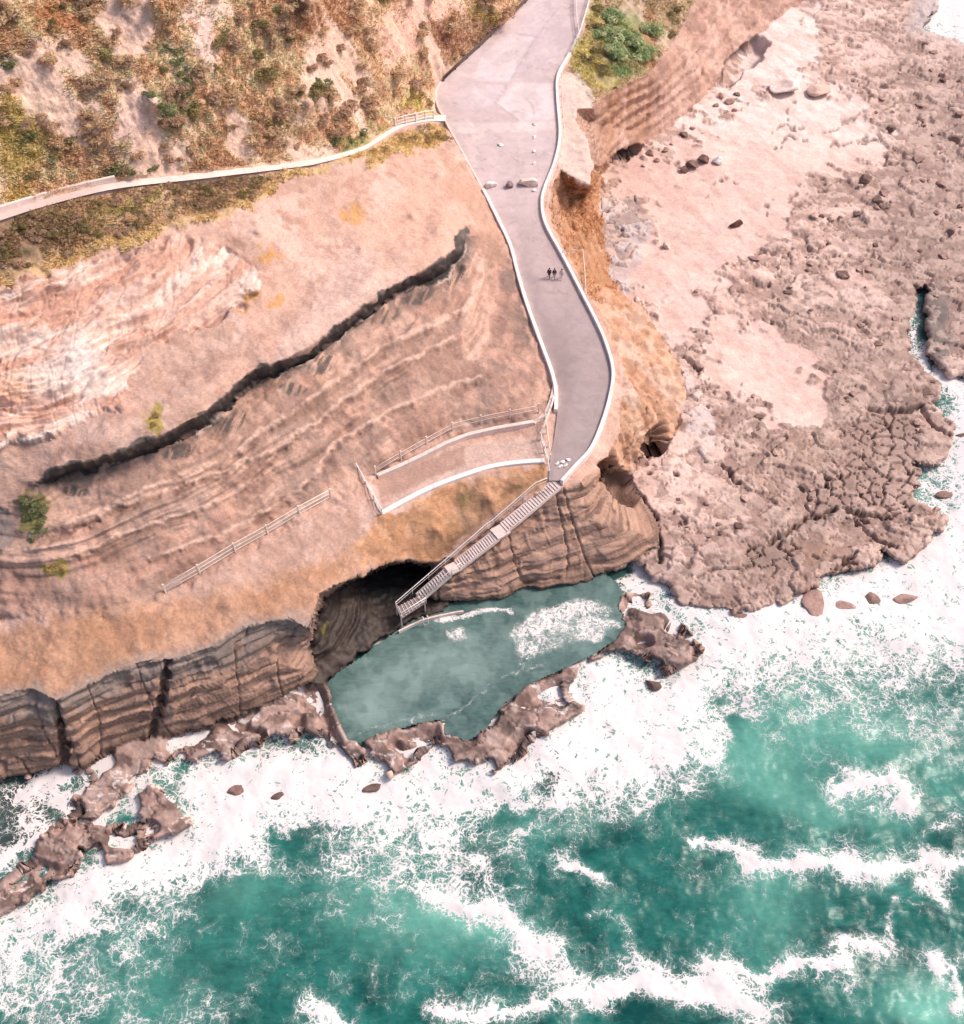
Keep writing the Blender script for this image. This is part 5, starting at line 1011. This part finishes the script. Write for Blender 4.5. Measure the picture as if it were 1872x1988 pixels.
# ---------------------------------------------------------------- shrubs and dry scrub
def foliage(name, seed, cols, n=420, leaf=.16, flat=.75):
    r = np.random.default_rng(seed); v = []; f = []; c = []
    nl = 7; lob = np.c_[r.normal(0, .42, nl), r.normal(0, .42, nl), r.uniform(.2, .75, nl) * flat]; lr = r.uniform(.3, .55, nl)
    for i in range(n):
        k = r.integers(nl); d = r.normal(0, 1, 3); d /= np.linalg.norm(d); d[2] = abs(d[2]) * .9 - .15
        p = lob[k] + d * lr[k] * r.uniform(.7, 1.05); p[2] = max(p[2], .02)
        a = r.normal(0, 1, 3); a = a - d * a.dot(d) * .6; a /= np.linalg.norm(a) + 1e-6; b = np.cross(a, d + r.normal(0, .5, 3)); b /= np.linalg.norm(b) + 1e-6
        s_ = leaf * r.uniform(.6, 1.3); o = len(v)
        v += [p - a * s_, p - b * s_ * .45, p + a * s_ + d * s_ * .4, p + b * s_ * .45]; f.append((o, o + 1, o + 2, o + 3))
        t = r.uniform(1.0, 1.45); cc_ = np.array(C(*cols[(k + (r.random() < .25)) % len(cols)])) * t; c += [cc_] * 4
    me = np_mesh(name, np.array(v), np.array(f), np.clip(np.array(c), .01, .8), False); me.materials.append(M_leaf); return me
def stem_mesh():
    m = MB(); r = random.Random(3)
    m.tube([Vector((0, 0, -.2)), Vector((.02, .01, .2)), Vector((.05, 0, .45))], [.09, .07, .03], 6)
    for k in range(5):
        a = k * 1.256 + r.random(); m.tube([Vector((.01, 0, .1)), Vector((math.cos(a) * .2, math.sin(a) * .2, .3)), Vector((math.cos(a) * .42, math.sin(a) * .42, .5))], [.05, .035, .012], 5)
    me = bpy.data.meshes.new('stem'); me.from_pydata(m.v, [], m.f); me.update(); me.materials.append(M_stem); return me
M_stem = surf_mat('bark', C(128, 100, 84), .9, .2, 8.0, .2)
stem_me = stem_mesh()
KIND = {'tan': [foliage('foliage', 40 + k, ((220, 182, 144), (206, 166, 130), (230, 198, 162))) for k in range(3)],
        'brown': [foliage('foliage', 50 + k, ((198, 162, 134), (180, 146, 120), (212, 178, 148))) for k in range(3)],
        'olive': [foliage('foliage', 60 + k, ((156, 140, 92), (132, 122, 80), (178, 156, 104))) for k in range(3)],
        'green': [foliage('foliage', 70 + k, ((138, 142, 96), (116, 126, 88), (162, 162, 112))) for k in range(3)],
        'yellow': [foliage('foliage', 80 + k, ((192, 160, 104), (172, 142, 88), (206, 174, 124))) for k in range(3)],
        'sage': [foliage('foliage', 90 + k, ((186, 196, 138), (156, 176, 122), (212, 212, 164)), 620) for k in range(3)]}
LAB = {'tan': 'rounded straw-coloured shrub in the dry scrub of the hillside above the path', 'brown': 'dull brown twiggy shrub in the dry scrub of the hillside above the path', 'olive': 'olive green shrub in the dry scrub of the hillside above the path', 'green': 'dark green shrub standing out of the dry hillside above the path', 'yellow': 'yellow-green grass clump at the edge of the path or seam', 'sage': 'pale green leafy shrub in the thicket right of the upper road'}
GRP = {'tan': 'straw-coloured hillside shrubs', 'brown': 'brown hillside shrubs', 'olive': 'olive hillside shrubs', 'green': 'dark green hillside shrubs', 'yellow': 'yellow-green clumps', 'sage': 'green thicket right of the road'}
def shrub(kind, u, v, wpx, label=None, group=None, hk=.8, parts=True):
    g, n = gz(u, v); mpp = (g - cam_ob.location).length / F; s_ = wpx * mpp / 1.7
    k = r_.randrange(3)
    root = empty('shrub', g, label or LAB[kind], 'shrub', group if group is not None else (GRP[kind] if label is None else None))
    root.scale = (s_, s_, s_ * hk); root.rotation_euler = (0, 0, r_.uniform(0, 6.28))
    for nm, me in (('foliage', KIND[kind][k]), ('stem', stem_me)):
        o = bpy.data.objects.new(nm, me); COL.objects.link(o); o.parent = root
    return root
def in_hill(u, v):
    i = int(np.searchsorted(ty, v)); j = int(np.searchsorted(sx, u)); return above[i, j] and m_path[i, j] < .05
cnt = 0
while cnt < 150:
    u = r_.uniform(-20, 1000); v = r_.uniform(-20, 400)
    if not in_hill(u, v) or not in_hill(u, v + 14): continue
    if max(blob(np.array(u), np.array(v), *q) for q in ((260, 235, 55, 50), (400, 70, 26, 70), (775, 70, 40, 70), (840, 10, 90, 22), (395, 20, 50, 30))) > .45: continue
    kd = r_.choices(('tan', 'brown', 'olive'), (5, 4, 1.2 + 4 * math.exp(-((u - 40) / 90) ** 2 - ((v - 280) / 110) ** 2)))[0]
    shrub(kd, u, v, r_.uniform(16, 42)); cnt += 1
for u, v, w in ((350, 145, 22), (362, 165, 24), (360, 185, 22), (345, 120, 26), (305, 205, 24), (325, 225, 26), (345, 240, 24), (290, 190, 22), (620, 165, 34), (635, 185, 24), (300, 330, 20), (250, 338, 22), (700, 262, 24), (650, 278, 22), (680, 272, 20), (60, 265, 26), (20, 130, 26)): shrub('green', u, v, w)
for u, v, w in ((815, 185, 26), (835, 195, 22), (795, 192, 24), (830, 262, 24), (850, 262, 26), (865, 270, 20), (800, 266, 24), (780, 272, 20), (745, 290, 20), (720, 300, 18), (950, 28, 30), (300, 806, 18), (298, 822, 16), (100, 1100, 20), (116, 1104, 20), (92, 1096, 14)): shrub('yellow', u, v, w, hk=.5)
for k in range(18):
    u = 1215 + r_.gauss(0, 26); v = 84 + r_.gauss(0, 26); shrub('sage', u, v, r_.uniform(24, 42))
for u, v in ((1160, 96), (1140, 118), (1168, 130), (1156, 20), (1150, 50), (1310, 60), (1308, 20)): shrub('olive', u, v, 30, 'grey-olive low shrub on the bank between the upper road and the bluff', 'olive shrubs right of the road', .5)
for u, v, w in ((52, 972, 22), (70, 980, 24), (84, 990, 20), (56, 1000, 24), (76, 1010, 24), (68, 1030, 22), (58, 1045, 16), (84, 1028, 16)): shrub('green', u, v, w, 'dark green tuft in the hanging patch at the left end of the coal seam', 'tufts in the hanging green patch', .45)
cnt = 0
while cnt < 60:
    u = r_.uniform(-20, 640); v = r_.uniform(330, 530)
    i = int(np.searchsorted(ty, v)); j = int(np.searchsorted(sx, u))
    if m_strip[i, j] < .8 or m_path[min(i + 5, NT - 1), j] > .1 or m_path[i, j] > .05 or d_strip[i, j] < 16: continue
    shrub(r_.choice(('brown', 'brown', 'olive')), u, v, r_.uniform(12, 24), 'low brown or olive shrub in the scrub strip below the path', 'shrubs in the strip below the path', .7); cnt += 1

# dry grass: uncountable tufts over hillside and strip, one object
gm = ((m_hill > .6) | (m_vege > .5) | (face & (S > 1050) & (S < 1200) & (T > 335) & (T < 590) & (W2 > -.1))) & (m_path < .05) & (m_road < .05) & (S > -60) & (S < 1420) & (T > -60)
bare = np.zeros(S.shape)
for q in ((260, 235, 46, 46, .5), (400, 70, 26, 70, -.4), (775, 70, 40, 70, .1), (840, 10, 90, 22, 0)): bare = np.maximum(bare, blob(S + 20 * wa, T + 20 * wb, *q))
bare = np.maximum(bare, .92 * sstep(.22, .60, fbm(X / 5, Y / 5, 3, 124)))
ci = np.flatnonzero(gm & (rng.random(S.shape) > bare * 1.1))
area = (np.linalg.norm(BASEP.reshape(-1, 3)[ci] - np.array([0, 0, H]), axis=1)) ** 2
NTUFT = 38000
pk = rng.choice(ci, NTUFT, p=area / area.sum())
tp = VV[pk] + np.c_[rng.uniform(-.06, .06, (NTUFT, 2)), np.zeros(NTUFT)]
tc = CC[pk] * np.array([1.62, 1.66, 1.50]) * rng.uniform(.85, 1.2, (NTUFT, 1))
gv = []; gc = []
for b_ in range(4):
    a = rng.uniform(0, 6.283, NTUFT); ln_ = rng.uniform(.18, .5, NTUFT); hh_ = rng.uniform(.05, .22, NTUFT)
    dx, dy = np.cos(a), np.sin(a); w_ = .055
    gv.append(np.stack([tp + np.c_[-dy * w_, dx * w_, 0 * a - .03], tp + np.c_[dy * w_, -dx * w_, 0 * a - .03], tp + np.c_[dx * ln_ * .6 + dy * w_ * .8, dy * ln_ * .6 - dx * w_ * .8, hh_ * .8], tp + np.c_[dx * ln_, dy * ln_, hh_]], 1)); gc.append(np.repeat((tc * rng.uniform(.85, 1.15, (NTUFT, 1)))[:, None], 4, 1))
gv = np.concatenate(gv).reshape(-1, 3); gc = np.concatenate(gc).reshape(-1, 3)
me = np_mesh('dry_grass', gv, np.arange(len(gv)).reshape(-1, 4), np.clip(gc, .01, .85), False)
tag(link_mesh('dry_grass', me, M_leaf), 'dry straw-coloured grass and low scrub covering the hillside above and below the path', 'grass', kind='stuff')

# ---------------------------------------------------------------- people on the road
def person(u, v, face, jacket, trousers, hairm, label, stride=.32):
    z = zr(v); root = empty('person', P(u, v, z), label, 'person', None); root.rotation_euler = (0, 0, face); root.scale = (.8, .8, .8)
    def skin(name, verts, edges, rad, mat):
        me = bpy.data.meshes.new(name); me.from_pydata(verts, edges, []); me.update()
        o = bpy.data.objects.new(name, me); COL.objects.link(o); o.parent = root; me.materials.append(mat)
        md = o.modifiers.new('skin', 'SKIN')
        for sv, r in zip(me.skin_vertices[0].data, rad): sv.radius = (r, r) if not isinstance(r, tuple) else r
        me.skin_vertices[0].data[0].use_root = True; md.use_smooth_shade = True
        s2 = o.modifiers.new('sub', 'SUBSURF'); s2.levels = 1; s2.render_levels = 1
        return o
    f = stride
    J = {'pel': (0, 0, .95), 'chest': (0, .02, 1.28), 'neck': (0, .03, 1.47), 'chin': (0, .05, 1.55), 'head': (0, .06, 1.64), 'top': (0, .05, 1.73),
         'hl': (-.1, 0, .90), 'kl': (-.11, f * .7, .50), 'al': (-.11, f * .8, .09), 'tl': (-.11, f * .8 + .17, .04), 'hr': (.1, 0, .90), 'kr': (.11, -f * .2, .48), 'ar': (.11, -f, .11), 'tr': (.11, -f + .16, .04),
         'sl': (-.19, .02, 1.40), 'el': (-.25, -.08, 1.13), 'wl': (-.26, .08, .90), 'sr': (.19, .02, 1.40), 'er': (.25, .02, 1.13), 'wr': (.26, .2, .92)}
    R = {'pel': .13, 'chest': .15, 'neck': .06, 'chin': .075, 'head': .10, 'top': .06, 'hl': .095, 'kl': .06, 'al': .04, 'tl': .035, 'hr': .095, 'kr': .06, 'ar': .04, 'tr': .035, 'sl': .06, 'el': .042, 'wl': .028, 'sr': .06, 'er': .042, 'wr': .028}
    E = [('pel', 'chest'), ('chest', 'neck'), ('neck', 'chin'), ('chin', 'head'), ('head', 'top'), ('pel', 'hl'), ('hl', 'kl'), ('kl', 'al'), ('al', 'tl'), ('pel', 'hr'), ('hr', 'kr'), ('kr', 'ar'), ('ar', 'tr'), ('chest', 'sl'), ('sl', 'el'), ('el', 'wl'), ('chest', 'sr'), ('sr', 'er'), ('er', 'wr')]
    for s_, w in ((-1, 'wl'), (1, 'wr')):
        b = Vector(J[w]); J[w + 'p'] = tuple(b + Vector((0, .03, -.08))); R[w + 'p'] = .03; E.append((w, w + 'p'))
        for k in range(5):
            q = b + Vector((-s_ * .035 if k == 4 else 0, .005 + .022 * k if k < 4 else .07, -.10 if k < 4 else -.07)); ln_ = (.055, .065, .062, .05, .04)[k]
            J[f'{w}{k}a'] = tuple(q); J[f'{w}{k}b'] = tuple(q + Vector((-s_ * .02, .012, -ln_))); R[f'{w}{k}a'] = .010; R[f'{w}{k}b'] = .008; E += [(w + 'p', f'{w}{k}a'), (f'{w}{k}a', f'{w}{k}b')]
    def sub(name, keys, mat, grow):
        id_ = {k: i for i, k in enumerate(keys)}
        skin(name, [J[k] for k in keys], [(id_[a], id_[b]) for a, b in E if a in id_ and b in id_], [R[k] + grow for k in keys], mat)
    sub('body', list(J), M_skin, 0)
    sub('jacket', ['pel', 'chest', 'sl', 'el', 'wl', 'sr', 'er', 'wr'], jacket, .025)
    sub('trousers', ['pel', 'hl', 'kl', 'al', 'hr', 'kr', 'ar'], trousers, .02)
    bm = bmesh.new(); bmesh.ops.create_icosphere(bm, subdivisions=3, radius=.122)
    for vtx in bm.verts:
        vtx.co.z *= 1.08
        if vtx.co.y > .03 and vtx.co.z < .055: vtx.co *= .72
        vtx.co += Vector((0, .045, 1.665))
    me = bpy.data.meshes.new('hair'); bm.to_mesh(me); bm.free(); me.polygons.foreach_set('use_smooth', [True] * len(me.polygons)); me.materials.append(hairm)
    o = bpy.data.objects.new('hair', me); COL.objects.link(o); o.parent = root
    bm = bmesh.new()
    for x in (-.035, .035): bmesh.ops.create_icosphere(bm, subdivisions=2, radius=.012, matrix=Matrix.Translation((x, .152, 1.655)))
    me = bpy.data.meshes.new('eyes'); bm.to_mesh(me); bm.free(); me.materials.append(hairm); o = bpy.data.objects.new('eyes', me); COL.objects.link(o); o.parent = root
    bm = bmesh.new(); bmesh.ops.create_cone(bm, segments=8, radius1=.018, radius2=.006, depth=.05, cap_ends=True, matrix=Matrix.Translation((0, .165, 1.635)) @ Matrix.Rotation(-.5, 4, 'X'))
    bmesh.ops.create_cube(bm, size=1, matrix=Matrix.Translation((0, .145, 1.59)) @ Matrix.Diagonal((.05, .012, .012, 1)))
    for x in (-.105, .105): bmesh.ops.create_icosphere(bm, subdivisions=2, radius=.028, matrix=Matrix.Translation((x, .05, 1.645)) @ Matrix.Diagonal((.5, .8, 1.2, 1)))
    me = bpy.data.meshes.new('face'); bm.to_mesh(me); bm.free(); me.materials.append(M_skin); o = bpy.data.objects.new('face', me); COL.objects.link(o); o.parent = root
    return root
person(1066, 539, 2.9, M_black, M_black, M_hair, 'person in all dark clothes, at the left of the three walking on the road')
person(1076, 540, 3.0, M_black, M_grey, M_hair, 'person in dark top and grey trousers, middle one of three on the road')
person(1090, 541, 2.8, M_cream, M_cream, M_hair, 'person in pale clothes nearest the white wall on the road')
SC.cycles.max_bounces = 5; SC.cycles.diffuse_bounces = 2; SC.cycles.glossy_bounces = 2; SC.cycles.transmission_bounces = 2; SC.cycles.caustics_reflective = False
